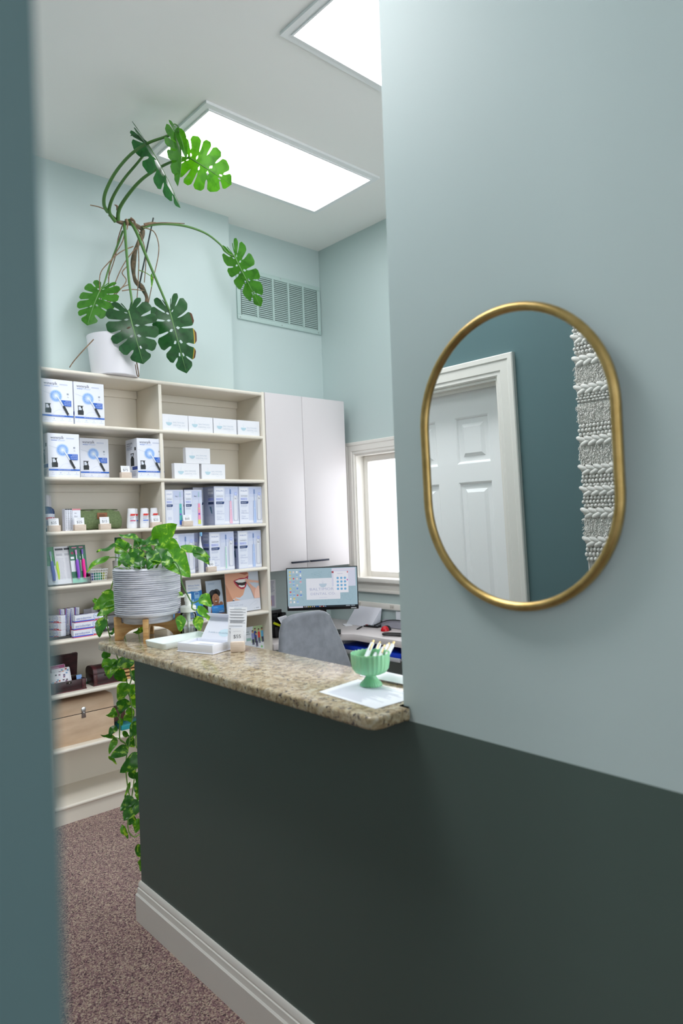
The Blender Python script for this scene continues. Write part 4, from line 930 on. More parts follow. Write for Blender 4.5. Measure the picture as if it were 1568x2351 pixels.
mb = MB(); mb.box(-.08, .06, -.05, .06, 0, .07, M('#7d7770', .6), .002); mb.box(-.079, .059, -.0505, -.05, .045, .069, M('#c7c4bf', .6)); 
tag(mb.build('carton_box', loc=(1.60, 3.715, 1.0255)), 'grey carton stacked on the smoky tub behind the leaves', 'carton')

# ---- fifth shelf right: brochures and counter sign
SKIN = M('#b87b5c', .5); SKIN2 = M('#d9a88f', .5)
def stand_up(name, label, cat, loc, w, h, tilt, art, rz=0, group=None, holder=True):
    t = thing(name, label, cat, loc, rz, group)
    mb = MB(); mb.X = Matrix.Rotation(-tilt, 4, 'X'); mb.box(-w/2, w/2, 0, .004, .004, h, PAPER); F = Face(mb, (-w/2, 0, .004), (1, 0, 0), (0, 0, 1), w, h-.004); art(F); mb.build('leaflet', t, flat=True)
    if holder:
        mb = MB(); mb.X = Matrix.Rotation(-tilt, 4, 'X'); mb.box(-w/2-.004, w/2+.004, .005, .008, 0, h*.8, AC); mb.box(-w/2-.004, w/2+.004, -.018, -.0165, 0, h*.2, AC); mb.box(-w/2-.004, w/2+.004, -.018, .006, 0, .003, AC); mb.build('holder', t)
    return t
def art_blue(F):
    F.rect(0, 0, 1, .68, M('#1577c2', .4)); F.poly([(0, .66), (.3, .70), (.7, .68), (1, .71), (1, .6), (0, .6)], M('#1577c2', .4), 2); F.text('White Smile', .12, .83, .055, M('#5f8fd0', .5), width=.76, layer=2); F.lines(.1, .74, .85, .79, 2, M('#aebfdc', .5), 2)
    F.rect(.48, .22, .82, .66, M('#8fc1e8', .4), 3); F.rect(.50, .24, .80, .5, M('#3f93d6', .4), 4); F.rect(.54, .6, .78, .64, M('#3f74c4', .4), 4); F.poly([(.28, .22), (.46, .22), (.46, .38), (.42, .44), (.41, .48), (.33, .48), (.32, .44), (.28, .38)], M('#a8cfee', .4), 3); F.rect(.29, .28, .45, .34, M('#3f93d6', .4), 4); F.rect(.1, .05, .5, .12, M('#0d5b9c', .4), 3)
stand_up('brochure_stand', 'blue brochure with a tube and bottle in a clear holder', 'brochure', (2.102, 3.668, .94), .104, .232, Rr(7), art_blue, 0, 'brochures on the fifth shelf')
def art_person(F):
    F.rect(0, 0, 1, 1, M('#b9c6d6', .4)); F.lines(.15, .87, .6, .93, 2, M('#8fa3bd', .5), 2)
    hair = M('#171012', .5); F.disc(.42, .58, .29, hair, 2, 28); F.disc(.62, .62, .24, hair, 2, 24); F.disc(.24, .5, .16, hair, 2, 20); F.disc(.30, .38, .13, hair, 2, 20)
    F.poly([(.35, .3), (.7, .3), (.72, .42), (.34, .42)], M('#8a5a42', .5), 3); F.disc(.53, .46, .23, M('#a9714f', .5), 4, 28, .155); F.disc(.52, .385, .16, M('#a9714f', .5), 4, 24, .085)
    for x in (.44, .62): F.disc(x, .50, .035, M('#2a1814', .5), 5, 12, .009); F.line([(x-.06, .53), (x+.05, .535)], .0009, hair, 5)
    F.disc(.53, .40, .10, M('#7a2f2a', .5), 5, 18, .026, PI, 2*PI); F.disc(.53, .398, .085, M('#f2efe9', .5), 6, 18, .016, PI, 2*PI); F.line([(.53, .48), (.55, .445), (.52, .438)], .0008, M('#7e4d34', .5), 5)
    F.poly([(.1, 0), (.2, .25), (.4, .31), (.7, .31), (.9, .25), (1, 0)], M('#7c3a35', .5), 3); F.disc(.84, .31, .12, M('#8a5a42', .5), 4, 18)
    F.rect(.2, .05, .98, .27, M('#1e86d8', .4), 7); F.lines(.3, .19, .6, .23, 2, M('#7fbdf0', .5), 8); F.disc(.68, .085, .02, WHITE, 8, 10); F.rect(.72, .078, .9, .094, M('#cfe4f8', .5), 8)
stand_up('brochure_stand', 'brochure showing a smiling dark-haired person in a clear holder', 'brochure', (2.235, 3.650, .94), .112, .218, Rr(9), art_person, 0, 'brochures on the fifth shelf')
def art_smile(F):
    F.rect(0, 0, 1, 1, M('#cdd6e4', .4)); lip = M('#b3263f', .4)
    F.poly([(0, .24), (0, 1), (.55, 1), (.70, .98), (.70, .90), (.645, .80), (.63, .7), (.56, .55), (.50, .42), (.40, .36), (.28, .38), (.20, .34), (.2, .24)], M('#dda385', .5), 2)
    F.poly([(0, .24), (0, .75), (.07, .6), (.14, .42), (.2, .3), (.2, .24)], M('#c58a6c', .5), 3); F.poly([(.40, 1), (.66, 1), (.69, .95), (.6, .92), (.5, .95), (.45, .97)], M('#a8604a', .5), 3)
    F.poly([(.24, .80), (.34, .83), (.46, .855), (.58, .845), (.70, .90), (.67, .78), (.60, .62), (.52, .565), (.44, .575), (.34, .645), (.27, .73)], lip, 4)
    F.poly([(.27, .785), (.40, .80), (.55, .80), (.64, .81), (.60, .70), (.55, .645), (.45, .64), (.36, .69)], M('#2a0d12', .5), 5)
    F.poly([(.28, .79), (.40, .82), (.55, .82), (.65, .83), (.62, .755), (.5, .735), (.38, .745)], M('#f3f1ef', .35), 6); F.poly([(.38, .655), (.46, .615), (.55, .62), (.575, .665), (.48, .66), (.40, .68)], M('#ece8e4', .35), 6)
    for k in range(6): F.line([(.33+.05*k, .745), (.335+.052*k, .815)], .0004, M('#c9c4c4', .4), 7)
    F.poly([(.58, .80), (.62, .82), (.78, .775), (1, .74), (1, .68), (.86, .71), (.75, .715), (.64, .76)], M('#e6b7a4', .5), 8); F.poly([(.56, .79), (.60, .77), (.66, .66), (.74, .56), (.80, .38), (.83, .3), (1, .3), (1, .52), (.9, .55), (.80, .62), (.68, .74), (.61, .81)], M('#dfab97', .5), 9)
    F.poly([(.83, .3), (.86, .5), (.94, .6), (1, .62), (1, .3)], M('#eec4b4', .5), 10); F.poly([(.2, .24), (.25, .38), (.4, .3), (.55, .28), (.55, .24)], M('#e3b39c', .5), 3); F.poly([(.14, .24), (.19, .33), (.27, .28), (.28, .24)], M('#4b5360', .5), 4)
    F.rect(0, 0, 1, .295, M('#dde1ee', .4), 12); F.text('The clear way', .07, .165, .05, M('#b6bccd', .5), width=.4, layer=13); F.text('to your best smile', .07, .095, .05, M('#b6bccd', .5), width=.5, layer=13); F.lines(.07, .225, .35, .25, 1, M('#c6ccdc', .5), 13)
    F.line([(.65, .12), (.75, .19), (.86, .24), (.93, .22), (.9, .17), (.8, .13)], .0012, M('#c4cad8', .5), 13); F.text('i', .81, .04, .05, M('#3d4350', .5), layer=13); F.rect(.85, .045, .95, .065, M('#a9b0c2', .5), 13)
stand_up('counter_sign', 'large sign showing an open smiling mouth with red lips', 'sign', (2.421, 3.628, .9405), .252, .254, Rr(4), art_smile, 0, None, False)
BG = 'flyers lying on the fifth shelf'
for x, y, r, c, lb in ((2.17, 3.595, .2, '#3f9aa8', 'teal flyer lying flat in front of the brochures'), (2.05, 3.60, -.25, '#b9c9d9', 'pale flyer lying flat by the left brochure')):
    mb = MB(); mb.box(-.06, .06, -.035, .035, 0, .0015, PAPER); F = Face(mb, (-.06, -.035, .0016), (1, 0, 0), (0, 1, 0), .12, .07); F.poly([(.2, .2), (.8, .3), (.7, .8), (.35, .7)], M(c, .4)); F.lines(.1, .05, .9, .15, 2, M('#a5b3c6', .5), 2)
    tag(mb.build('flyer', loc=(x, y, .9405), rot=(0, 0, r), flat=True), lb, 'flyer', BG)
def art_face2(F):
    F.rect(0, 0, 1, 1, M('#c9c4cc', .4)); F.disc(.5, .62, .3, M('#2a1c18', .5), 2); F.disc(.52, .58, .2, M('#c18a6c', .5), 3); F.rect(0, 0, 1, .35, M('#2d2f86', .4), 4); F.rect(0, .1, 1, .2, M('#3d8fd0', .4), 5); F.poly([(.3, .36), (.7, .36), (.85, .5), (.6, .5)], M('#c18a6c', .5), 4)
stand_up('brochure_stand', 'brochure with a portrait half hidden behind the ribbed pot', 'brochure', (1.94, 3.66, .94), .11, .19, Rr(8), art_face2, 0, 'brochures on the fifth shelf')
# ---- sixth shelf right
def art_family(F):
    F.rect(0, 0, 1, 1, M('#e3e7ef', .4)); F.poly([(.35, .42), (1, .42), (1, 1), (.5, 1)], M('#b9cf9d', .5), 2); F.text('Family', .07, .80, .075, M('#3f5f55', .5), width=.22, layer=3); F.text('Dentistry', .07, .72, .075, M('#3f5f55', .5), width=.26, layer=3); F.rect(.13, .5, .36, .6, M('#9fc4bb', .5), 3)
    for x, y, c, c2 in ((.45, .75, '#8f8fc4', '#3b3f58'), (.58, .82, '#3d4f9c', '#26304a'), (.62, .66, '#a9a2cf', '#55506a'), (.76, .78, '#d23a3a', '#5a5f7a'), (.92, .8, '#5fa8cf', '#3a4560')):
        F.rect(x-.06, y-.22, x+.06, y, M(c, .5), 4); F.disc(x, y+.05, .045, M('#c4927a', .5), 5, 14); F.disc(x, y+.075, .045, M('#3a2a22', .5), 6, 14, None, 0, PI); F.poly([(x-.055, y-.22), (x+.055, y-.22), (x+.05, y-.42), (x+.01, y-.42), (x, y-.3), (x-.01, y-.42), (x-.05, y-.42)], M(c2, .5), 4)
    F.disc(.85, .22, .05, M('#8fc98a', .5), 3, 16); F.lines(.12, .12, .6, .28, 4, M('#c6cbd8', .5), 3); F.rect(.78, .1, .92, .12, M('#b5bccb', .5), 3)
stand_up('brochure_stand', 'family brochure with a group of people on the sixth shelf right', 'brochure', (2.486, 3.615, .664), .155, .178, Rr(6), art_family, 0, None, False)
# ---- sixth shelf left: little chests
def chest(loc, w, d, h, label, opened, rz=0):
    t = thing('trinket_chest', label, 'chest', loc, rz, 'small dark wooden chests')
    mb = MB()
    if opened:
        for (a, b, c0, e) in ((-w/2, w/2, 0, .008), (-w/2, w/2, d-.008, d), (-w/2, -w/2+.008, .008, d-.008), (w/2-.008, w/2, .008, d-.008)): mb.box(a, b, c0, e, 0, h, DARKWOOD, .001)
        mb.box(-w/2, w/2, 0, d, 0, .006, DARKWOOD)
    else: mb.box(-w/2, w/2, 0, d, 0, h, DARKWOOD, .001)
    mb.box(-w/2-.002, w/2+.002, -.002, .0, 0, .006, M('#5a2a2e', .4)); mb.build('body', t)
    mb = MB()
    for x in (-w/2+.012, w/2-.012): mb.box(x-.01, x+.01, -.0025, -.0003, .001, h, M('#4b1f25', .35), .001)
    for x in (-w/2+.012, w/2-.012):
        for k in range(6): mb.ball((x, -.003, .008+k*(h-.016)/5), .0016, M('#8a7a55', .35, metal=1), 6, 4)
    mb.build('straps', t)
    mb = MB(); mb.box(-.012, .012, -.004, -.0005, h-.014, h-.004, M('#3a342c', .4, metal=.7), .001); mb.ball((0, -.005, h-.009), .004, METAL, 10, 6); mb.build('latch', t)
    pr = [(0, 0)] + [(d/2-d/2*math.cos(PI*i/10), .012+.03*math.sin(PI*i/10)) for i in range(11)] + [(d, 0)]
    mb = MB(); mb.prism(pr, 'x', -w/2, w/2, DARKWOOD)
    for x in (-w/2+.012, w/2-.012):
        q = [(p[0]+(p[0]-d/2)*.02, p[1]+.0015) for p in pr]; mb.prism(q, 'x', x-.01, x+.01, M('#4b1f25', .35))
    mb.build('lid', t, (0, d+.002 if opened else 0, h+.002 if opened else h), (math.radians(100), 0, 0) if False else (0, 0, 0))
    return t
t = chest((1.298, 3.590, .664), .178, .12, .056, 'open dark wooden chest with sticker sheets, at the left end of the sixth shelf', True)
lid = [c for c in t.children if c.name.startswith('lid')][0]
lid.data = lid.data.copy(); me = lid.data; me.transform(Matrix.Translation((0, -.12, 0))); lid.location = (0, .126, .057); lid.rotation_euler = (math.radians(-80), 0, 0)
chest((1.505, 3.603, .664), .148, .105, .06, 'closed dark wooden chest with rounded lid on the sixth shelf', False)
ST = 'sticker sheets in the open chest'
for i, (dx, dy, top, lb, tilt, rz) in enumerate(((-.032, .022, '#e6e6ee', 'white sticker sheet at the front of the open chest', -16, .0), (-.012, .040, '#e0dfe8', 'white sticker sheet in the middle of the open chest', -18, .1), (-.028, .058, '#b53a7a', 'sticker sheet with a magenta header at the back of the open chest', -20, .06))):
    w, h = .098, .098+.016*i; mb = MB(); mb.prism(roundpoly([(-w/2, 0), (w/2, 0), (w/2, h), (-w/2, h)], .006, 3), 'y', 0, .0008, M('#e6e6ee', .4)); F = Face(mb, (-w/2, 0, 0), (1, 0, 0), (0, 0, 1), w, h)
    if i == 2: F.rect(.02, .72, .98, .99, M('#a83a78', .4)); F.lines(.2, .82, .7, .9, 2, M('#d9a8c6', .5), 2)
    rr = random.Random(i+2)
    for k in range(26):
        c = rr.choice(['#b5505a', '#e08a4a', '#6f9ac4', '#8a5a7a', '#5a5560', '#c96a40', '#7fb0cf']); x, y = .1+.8*rr.random(), .1+(.84 if i < 2 else .58)*rr.random(); F.poly([(x+.075*math.cos(a)*(1 if q % 2 else .6), y+.07*math.sin(a)*(1 if q % 2 else .45)) for q, a in enumerate([2*PI*j/8 for j in range(8)])], M(c, .4), 2)
    tag(mb.build('sticker_sheet', loc=(1.298+dx, 3.590+dy, .6705), rot=(Rr(tilt), 0, rz), flat=True), lb, 'sticker sheet', ST)
mb = MB(); mb.box(-.014, .014, 0, .001, 0, .065, M('#7fa8e0', .5)); tag(mb.build('blue_card', loc=(1.368, 3.622, .6705), rot=(Rr(-14), 0, 0)), 'small blue card standing at the right side of the open chest', 'card')
mb = MB(); mb.box(-.025, .025, 0, .07, 0, .012, M('#3f7a4a', .5), .001); mb.box(-.025, .025, 0.001, .069, .012, .03, M('#cfd2d6', .5), .001); tag(mb.build('card_pack', loc=(1.418, 3.69, .664)), 'small pack of cards with a green edge lying between the chests', 'card pack')
# a woven tray seen past the plant
mb = MB()
for k in range(4): mb.box(-.05-.003*k, .05+.003*k, 0, .08, .02*k, .02*k+.012, WOOD, .002)
tag(mb.build('wooden_rack', loc=(1.655, 3.62, .664)), 'stack of small wooden slats on the sixth shelf behind the vines', 'rack')
# ---- seventh shelf: pale chest
t = thing('toy_chest', 'large pale plywood chest with a metal clasp on the seventh shelf', 'chest', (1.372, 3.60, .384))
w, d = .33, .20
mb = MB(); mb.box(-w/2, w/2, 0, d, 0, .150, CHESTWOOD, .002); mb.build('body', t)
pr = [(0, .154), (0, .178)] + [(.035-.035*math.cos(a), .178+.045*math.sin(a)) for a in [PI/2*i/8 for i in range(1, 9)]] + [(d-.035+.035*math.sin(a), .178+.045*math.cos(a)) for a in [PI/2*i/8 for i in range(0, 8)]] + [(d, .178), (d, .154)]
mb = MB(); mb.prism(pr, 'x', -w/2, w/2, CHESTWOOD, .002); mb.build('lid', t)
mb = MB(); mb.box(-w/2+.002, w/2-.002, .002, d-.002, .149, .155, M('#17120f', .8)); mb.build('seam', t)
mb = MB(); mb.prism(roundpoly([(-.012, .128), (.012, .128), (.010, .15), (.010, .158), (.012, .18), (0, .186), (-.012, .18), (-.010, .158), (-.010, .15)], .002, 2), 'y', -.003, -.0003, METAL, .0006)
mb.ball((0, -.004, .152), .005, METAL, 10, 6, (1, .6, 1.6)); mb.build('clasp', t)
mb = MB(); mb.box(-.07, .07, 0, .1, 0, .03, M('#138a96', .4), .004); mb.box(-.068, .068, .002, .098, .03, .034, M('#0f6d78', .4), .002); tag(mb.build('teal_tub', loc=(1.66, 3.63, .384)), 'teal plastic box on the seventh shelf behind the vines', 'box')
mb = MB(); mb.box(-.05, .05, 0, .08, 0, .10, M('#5b3a2c', .5), .003); tag(mb.build('brown_box', loc=(1.605, 3.72, .384)), 'brown box at the back of the seventh shelf beside the pale chest', 'box')
# ================================================================ granite counter
pts = [(1.030, 1.058), (1.147, 1.058), (1.147, 1.083), (1.357, 1.083), (1.357, 2.605), (1.085, 2.605), (1.028, 2.545)]
poly = roundpoly(pts, [.035, .002, .002, .004, .012, .02, .03], 6)
mb = MB(); mb.prism(poly, 'z', 1.0502, 1.08, GRANITE, .007, 4); mb.sharp = 60
tag(mb.build('granite_countertop'), 'speckled beige granite ledge on top of the dark half wall', 'countertop')
GZ = 1.0805

# ---- jadeite bowl with pens
t = thing('pedestal_bowl', 'mint green scalloped glass pedestal bowl holding pens', 'bowl', (1.232, 1.270, GZ))
def fr(a, i): return 1 + .013*math.cos(26*a) if 1 <= i <= 15 else 1
def fz(a, i): return .0022*abs(math.cos(13*a)) if i in (11, 12, 13) else 0
prof = [(.0285, 0), (.0295, .003), (.0275, .007), (.019, .016), (.0135, .024), (.0145, .029), (.028, .031), (.040, .036), (.047, .046), (.0495, .060), (.0505, .078), (.0512, .083), (.0498, .0845), (.0482, .083), (.0470, .060), (.043, .047), (.030, .038), (0, .036)]
mb = MB(); mb.lathe(prof, (0, 0, 0), JADE, 208, fr, fz); mb.sharp = 70; mb.build('bowl', t)
PENG = 'white and gold pens in the mint bowl'
WPEN = M('#eceef2', .2); GP = M('#dcc590', .3, metal=1)
for i, (ax, ay, (px_, py_), lb, cl) in enumerate((
    (1.205, 1.280, (858, 1470), 'white pen at the far left of the mint bowl, standing highest', 2.6), (1.220, 1.262, (873, 1474), 'white pen second from the left in the mint bowl', 2.4), (1.226, 1.248, (883, 1481), 'white pen with a gold clip in the middle of the bowl', 2.6),
    (1.240, 1.268, (894, 1477), 'white pen behind the right one in the mint bowl', 1.0), (1.236, 1.242, (905, 1473), 'white pen at the far right of the bowl, leaning furthest', 1.2))):
    top = [(1.2851, 1.3088, 1.1857), (1.3194, 1.3184, 1.1748), (1.2995, 1.2824, 1.1736), (1.3451, 1.3086, 1.1685), (1.3115, 1.2580, 1.1839)][i]
    a = V((ax, ay, GZ+.043)); pen('pen', lb, 'pen', a, V(top), .0064, WPEN, GP, PENG, cl)

# ---- paper sheets on the granite
def sheet(label, corners, curl, z, m=PAPER, lines=22):
    mb = MB(); A, B, Cc, D = [V((p[0], p[1], 0)) for p in corners]
    def f(u, v):
        p = A*(1-u)*(1-v) + B*u*(1-v) + Cc*u*v + D*(1-u)*v; return V((p.x, p.y, z + curl(u, v)))
    mb.grid(f, 18, 18, m)
    rr = random.Random(5)
    for k in range(lines):
        v0 = .08+.84*k/lines; v1 = v0+.016; e = .9-.3*rr.random()
        seg = 10; us = [.1+(e-.1)*q/seg for q in range(seg+1)]
        mb.add([f(u, v0)+V((0, 0, .0004)) for u in us]+[f(u, v1)+V((0, 0, .0004)) for u in us], [(q, q+1, seg+2+q, seg+1+q) for q in range(seg)], M('#cdd2df', .6))
    mb.sharp = 80
    return tag(mb.build('paper_sheet'), label, 'paper', 'printed sheets on the granite ledge')
sheet('printed sheet lying flat under the mint bowl at the end of the granite', ((1.100, 1.325), (1.086, 1.108), (1.235, 1.100), (1.255, 1.345)), lambda u, v: .0004+.003*max(0, u-.6)*v, GZ)
sheet('curled white sheet at the wall end of the granite, right of the bowl', ((1.285, 1.105), (1.350, 1.105), (1.352, 1.40), (1.278, 1.36)), lambda u, v: .0042+.012*math.sin(PI*u)*(.4+.6*v), GZ, M('#f4f5fa', .5), 0)

# ---- price card, gift box display, tray, dispenser
t = thing('price_card', '$55 price card in a maple block on the granite with a long printed slip', 'price card', (1.270, 1.949, GZ), math.radians(-24), 'price cards in maple blocks')
t.rotation_euler = (0, 0, math.radians(-62+22))
mb = MB(); mb.box(-.023, .023, -.018, .018, 0, .034, BLOCKWOOD, .0015); mb.build('block', t)
mb = MB(); mb.X = Matrix.Translation((-.001, -.004, .030)) @ Matrix.Rotation(math.radians(-6), 4, 'X'); mb.box(-.022, .022, 0, .0008, 0, .048, PAPER); F = Face(mb, (-.022, 0, 0), (1, 0, 0), (0, 0, 1), .044, .048); F.text('$55', .5, .30, .36, M('#6a6d76', .6), 'c', 2); F.lines(.2, .74, .8, .79, 1, M('#c5c7d0', .6), 2); mb.build('card', t, flat=True)
mb = MB(); mb.X = Matrix.Translation((-.004, .003, .030)) @ Matrix.Rotation(math.radians(-10), 4, 'X') @ Matrix.Rotation(math.radians(3), 4, 'Y'); mb.box(-.031, .031, 0, .0008, 0, .118, PAPER); F = Face(mb, (-.031, 0, 0), (1, 0, 0), (0, 0, 1), .062, .118)
F.rect(.3, .955, .7, .97, M('#b9c7d2', .6), 2)
for k, n_ in enumerate((1, 2, 2, 2, 5, 1, 2, 3)):
    y = .93-[0, .06, .14, .22, .30, .47, .54, .63][k]
    for q in range(n_): F.rect(.06 if q == 0 else .1, y-.02*q-.009, .93-.1*((k*3+q) % 4)/2, y-.02*q, M('#5f626c', .6), 2)
mb.build('slip', t, flat=True)
t = thing('display_box', 'open white gift box with a hinged lid displayed on the granite', 'gift box', (1.183, 1.968, GZ), math.radians(17.5))
w, l, h, q = .10, .157, .030, .0025     # w along R, l along L
OW = M('#e6e8f2', .45)
mb = MB(); mb.box(-.003, w+.003, -.003, l+.003, 0, .0022, OW, .0005)
for (a, b, c0, d) in ((0, w, 0, q), (0, w, l-q, l), (0, q, q, l-q), (w-q, w, q, l-q)): mb.box(a, b, c0, d, .002, h, OW, .0005)
mb.build('base', t)
mb = MB(); mb.box(.004, w-.004, .004, l-.004, .0022, .020, OW); F = Face(mb, (.004, l-.004, .020), (0, -1, 0), (1, 0, 0), l-.008, w-.008); F.rect(.15, .15, .85, .8, M('#f1f2f8', .5)); F.lines(.3, .35, .8, .6, 3, M('#b5b9c9', .5), 2); mb.build('insert', t, flat=True)
mb = MB(); mb.X = Matrix.Translation((w, 0, .002)) @ Matrix.Rotation(math.radians(-52), 4, 'Y'); L2 = .118
mb.box(0, L2, 0, l, -.002, 0, OW, .0005); F = Face(mb, (0, l, .0), (0, -1, 0), (1, 0, 0), l, L2)
F.disc(.62, .48, .17, M('#cfe4ee', .5), 1, 26, .13); F.poly([(.62, .5), (.7, .62), (.86, .78), (.82, .6)], M('#cfe4ee', .5), 2); F.text('A smile is the perfect gift', .5, .45, .07, M('#9db4c4', .5), 'c', 3, .72); F.line([(.12, .14), (.88, .14)], .0007, M('#c4cad8', .5), 2)
mb.box(L2-.002, L2, 0, l, 0, .026, OW, .0005); mb.build('lid', t, flat=True)
t = thing('trinket_tray', 'shallow white rectangular tray on the granite before the wooden plant stand', 'tray', (1.225, 2.250, GZ), math.radians(3))
mb = MB(); a, b = .115, .066; R0 = roundpoly([(-a, -b), (a, -b), (a, b), (-a, b)], .014, 5); R1 = [(x*(1-.006/a), y*(1-.006/b)) for x, y in R0]; k = len(R0)
vs = [(x*.96, y*.95, 0) for x, y in R0]+[(x, y, .020) for x, y in R0]+[(x*.99, y*.985, .022) for x, y in R0]+[(x, y, .020) for x, y in R1]+[(x*.96, y*.94, .006) for x, y in R1]
fs = [(r*k+i, r*k+(i+1) % k, (r+1)*k+(i+1) % k, (r+1)*k+i) for r in range(4) for i in range(k)]+[tuple(range(k))[::-1], tuple(range(4*k, 5*k))]
mb.add(vs, fs, M('#e7efee', .2)); mb.build('tray', t)
t = thing('soap_dispenser', 'clear glass pump dispenser with a white head on the granite', 'dispenser', (1.312, 2.352, GZ), math.radians(165))
mb = MB(); mb.lathe([(0, 0), (.030, 0), (.032, .003), (.032, .088), (.028, .094), (.024, .095), (.024, .0925), (.029, .086), (.0295, .006), (0, .004)], (0, 0, 0), GLASS, 40); mb.build('bottle', t)
mb = MB(); mb.lathe([(0, .0045), (.0292, .0065), (.0292, .036), (0, .036)], (0, 0, 0), thinglass('clear_liquid', .35, (.86, .89, .90, 1)), 32); mb.build('liquid', t)
mb = MB(); mb.lathe([(.029, .096), (.0305, .097), (.0305, .116), (.027, .120), (.011, .121), (.0105, .136), (.013, .137), (.013, .165), (0, .166)], (0, 0, 0), M('#f1f0ec', .35), 32); mb.lathe([(.0045, .008), (.0045, .06), (.008, .062), (.008, .096)], (0, 0, 0), M('#f1f0ec', .35), 16)
mb.tube([(0, 0, .158), (.03, 0, .1585), (.052, 0, .157)], .0055, M('#f1f0ec', .35), 12); mb.tube([(.050, 0, .158), (.053, 0, .150)], .0035, M('#f1f0ec', .35), 10); mb.build('pump', t)

# ================================================================ plants
def leaf(base, tip, nh, width, m, fold=.25, droop=.12, curl=.0, seed=0):
    base = V(base); tip = V(tip); d = tip-base; L = d.length; d.normalize(); nh = V(nh); n = (nh - d*nh.dot(d)); n = n.normalized() if n.length > 1e-4 else d.orthogonal().normalized(); s = d.cross(n)
    rr = random.Random(seed); ph = rr.random()*6
    mb = MB()
    def f(u, v):
        x = (u-.5)*2; t = v
        prof = (math.sin(PI/2*min(1, t/.30))**.55 if t < .30 else math.cos(PI/2*(t-.30)/.70)**.85*(1-.18*math.sin(PI*(t-.30)/.70)))
        hw = width/2*max(prof, .0)
        y = t - abs(x)*(1-t)**3*.22
        z = fold*abs(x)*hw - droop*L*(t*t) + curl*L*math.sin(PI*t)*x*.3 + .006*math.sin(7*t+ph)*abs(x)
        return base + s*(x*hw) + d*(y*L) + n*(z + droop*L*t*.9)
    mb.grid(f, 8, 12, m); mb.sharp = 120
    return mb
def monstera_leaf(base, tip, nh, width, m, fold=.2, droop=.15, seed=0, brown=None, nf=7, hole=True, curl=0):
    base = V(base); tip = V(tip); d = tip-base; L = d.length; d.normalize(); nh = V(nh); n = (nh - d*nh.dot(d)).normalized(); s = d.cross(n)
    OUT = [V((.04, -.03)), V((.24, -.22)), V((.60, -.24)), V((.90, -.06)), V((1.0, .20)), V((.94, .45)), V((.74, .68)), V((.42, .88)), V((.0, 1.0))]
    def O(q):
        q = min(max(q, 0), .9999)*(len(OUT)-1); i = int(q); t = q-i
        a, b, c, e = OUT[max(i-1, 0)], OUT[i], OUT[i+1], OUT[min(i+2, len(OUT)-1)]
        return .5*((2*b)+(c-a)*t+(2*a-5*b+4*c-e)*t*t+(3*b-a-3*c+e)*t**3)
    rr = random.Random(seed); mb = MB(); BR = M('#5b3a22', .7); YL = M('#b59a1e', .5)
    def place(x, y):
        X = x*width/2; Y = y*L; ax = abs(x)
        z = -fold*ax*width/2*(.6+.4*ax) - droop*L*((y-.0)**2 - y) * (1 if True else 0) + .012*L*math.sin(9*y+4*x+seed)*ax - curl*L*max(0, ax-.35)**2
        return base + s*X + d*Y + n*z
    for sg in (1, -1):
        off = [rr.uniform(-.02, .02) for _ in range(nf+1)]; off[0] = off[-1] = 0
        v0s = [rr.uniform(.30, .50) for _ in range(nf+1)]; hs = [rr.random() < .75 for _ in range(nf+1)]; gw = [rr.uniform(.055, .095) for _ in range(nf+1)]
        for k in range(nf):
            s0, s1 = k/nf+off[k], (k+1)/nf+off[k+1]
            na, nv = 6, 22
            brk = rr.random() < .7
            def g(v, e):
                if (e == 0) or (e == nf): return 0
                r = 0
                if v > v0s[e]: r = gw[e]*min(1, ((v-v0s[e])/.10))**.5*(1+.5*(v-v0s[e]))
                if hole and hs[e] and .09 < v < .25: r = max(r, .13*math.sin(PI*(v-.09)/.16)**.7)
                return r
            vs = []
            for j in range(nv+1):
                v = j/nv
                ga, gb = g(v, k), g(v, k+1)
                tipr = max(0, (v-.72)/.28)**2*.30
                ga = max(ga, tipr*1 if k else 0); gb = max(gb, tipr if k < nf-1 else 0)
                for i in range(na+1):
                    a = i/na; a2 = ga + (1-ga-gb)*a
                    q = s0+(s1-s0)*a2
                    o = O(q); my = .93*max(q-.12, 0)**1.7/(.88**1.7)
                    mid = V((o.x*.5, my+(o.y-my)*.30 + (.03 if q > .3 else 0)))
                    p = V((0, my))*(1-v)**2 + mid*2*v*(1-v) + o*v*v
                    vs.append(place(p.x*sg, p.y))
            fs = [(j*(na+1)+i, j*(na+1)+i+1, (j+1)*(na+1)+i+1, (j+1)*(na+1)+i) for j in range(nv) for i in range(na)]
            if brown and sg == brown and brk and k >= 2:
                c1 = nv-2; mb.add(vs, [f for f in fs if f[0]//(na+1) < c1-1], m); mb.add(vs, [f for f in fs if f[0]//(na+1) == c1-1], YL if rr.random() < .6 else m); mb.add(vs, [f for f in fs if f[0]//(na+1) >= c1], BR)
            else: mb.add(vs, fs, m)
    mb.tube([place(0, y)+n*.001 for y in [i/14*.97 for i in range(15)]], lambda u: .0035-.0028*u, M('#6f9a5a', .5), 6); mb.sharp = 100
    return mb

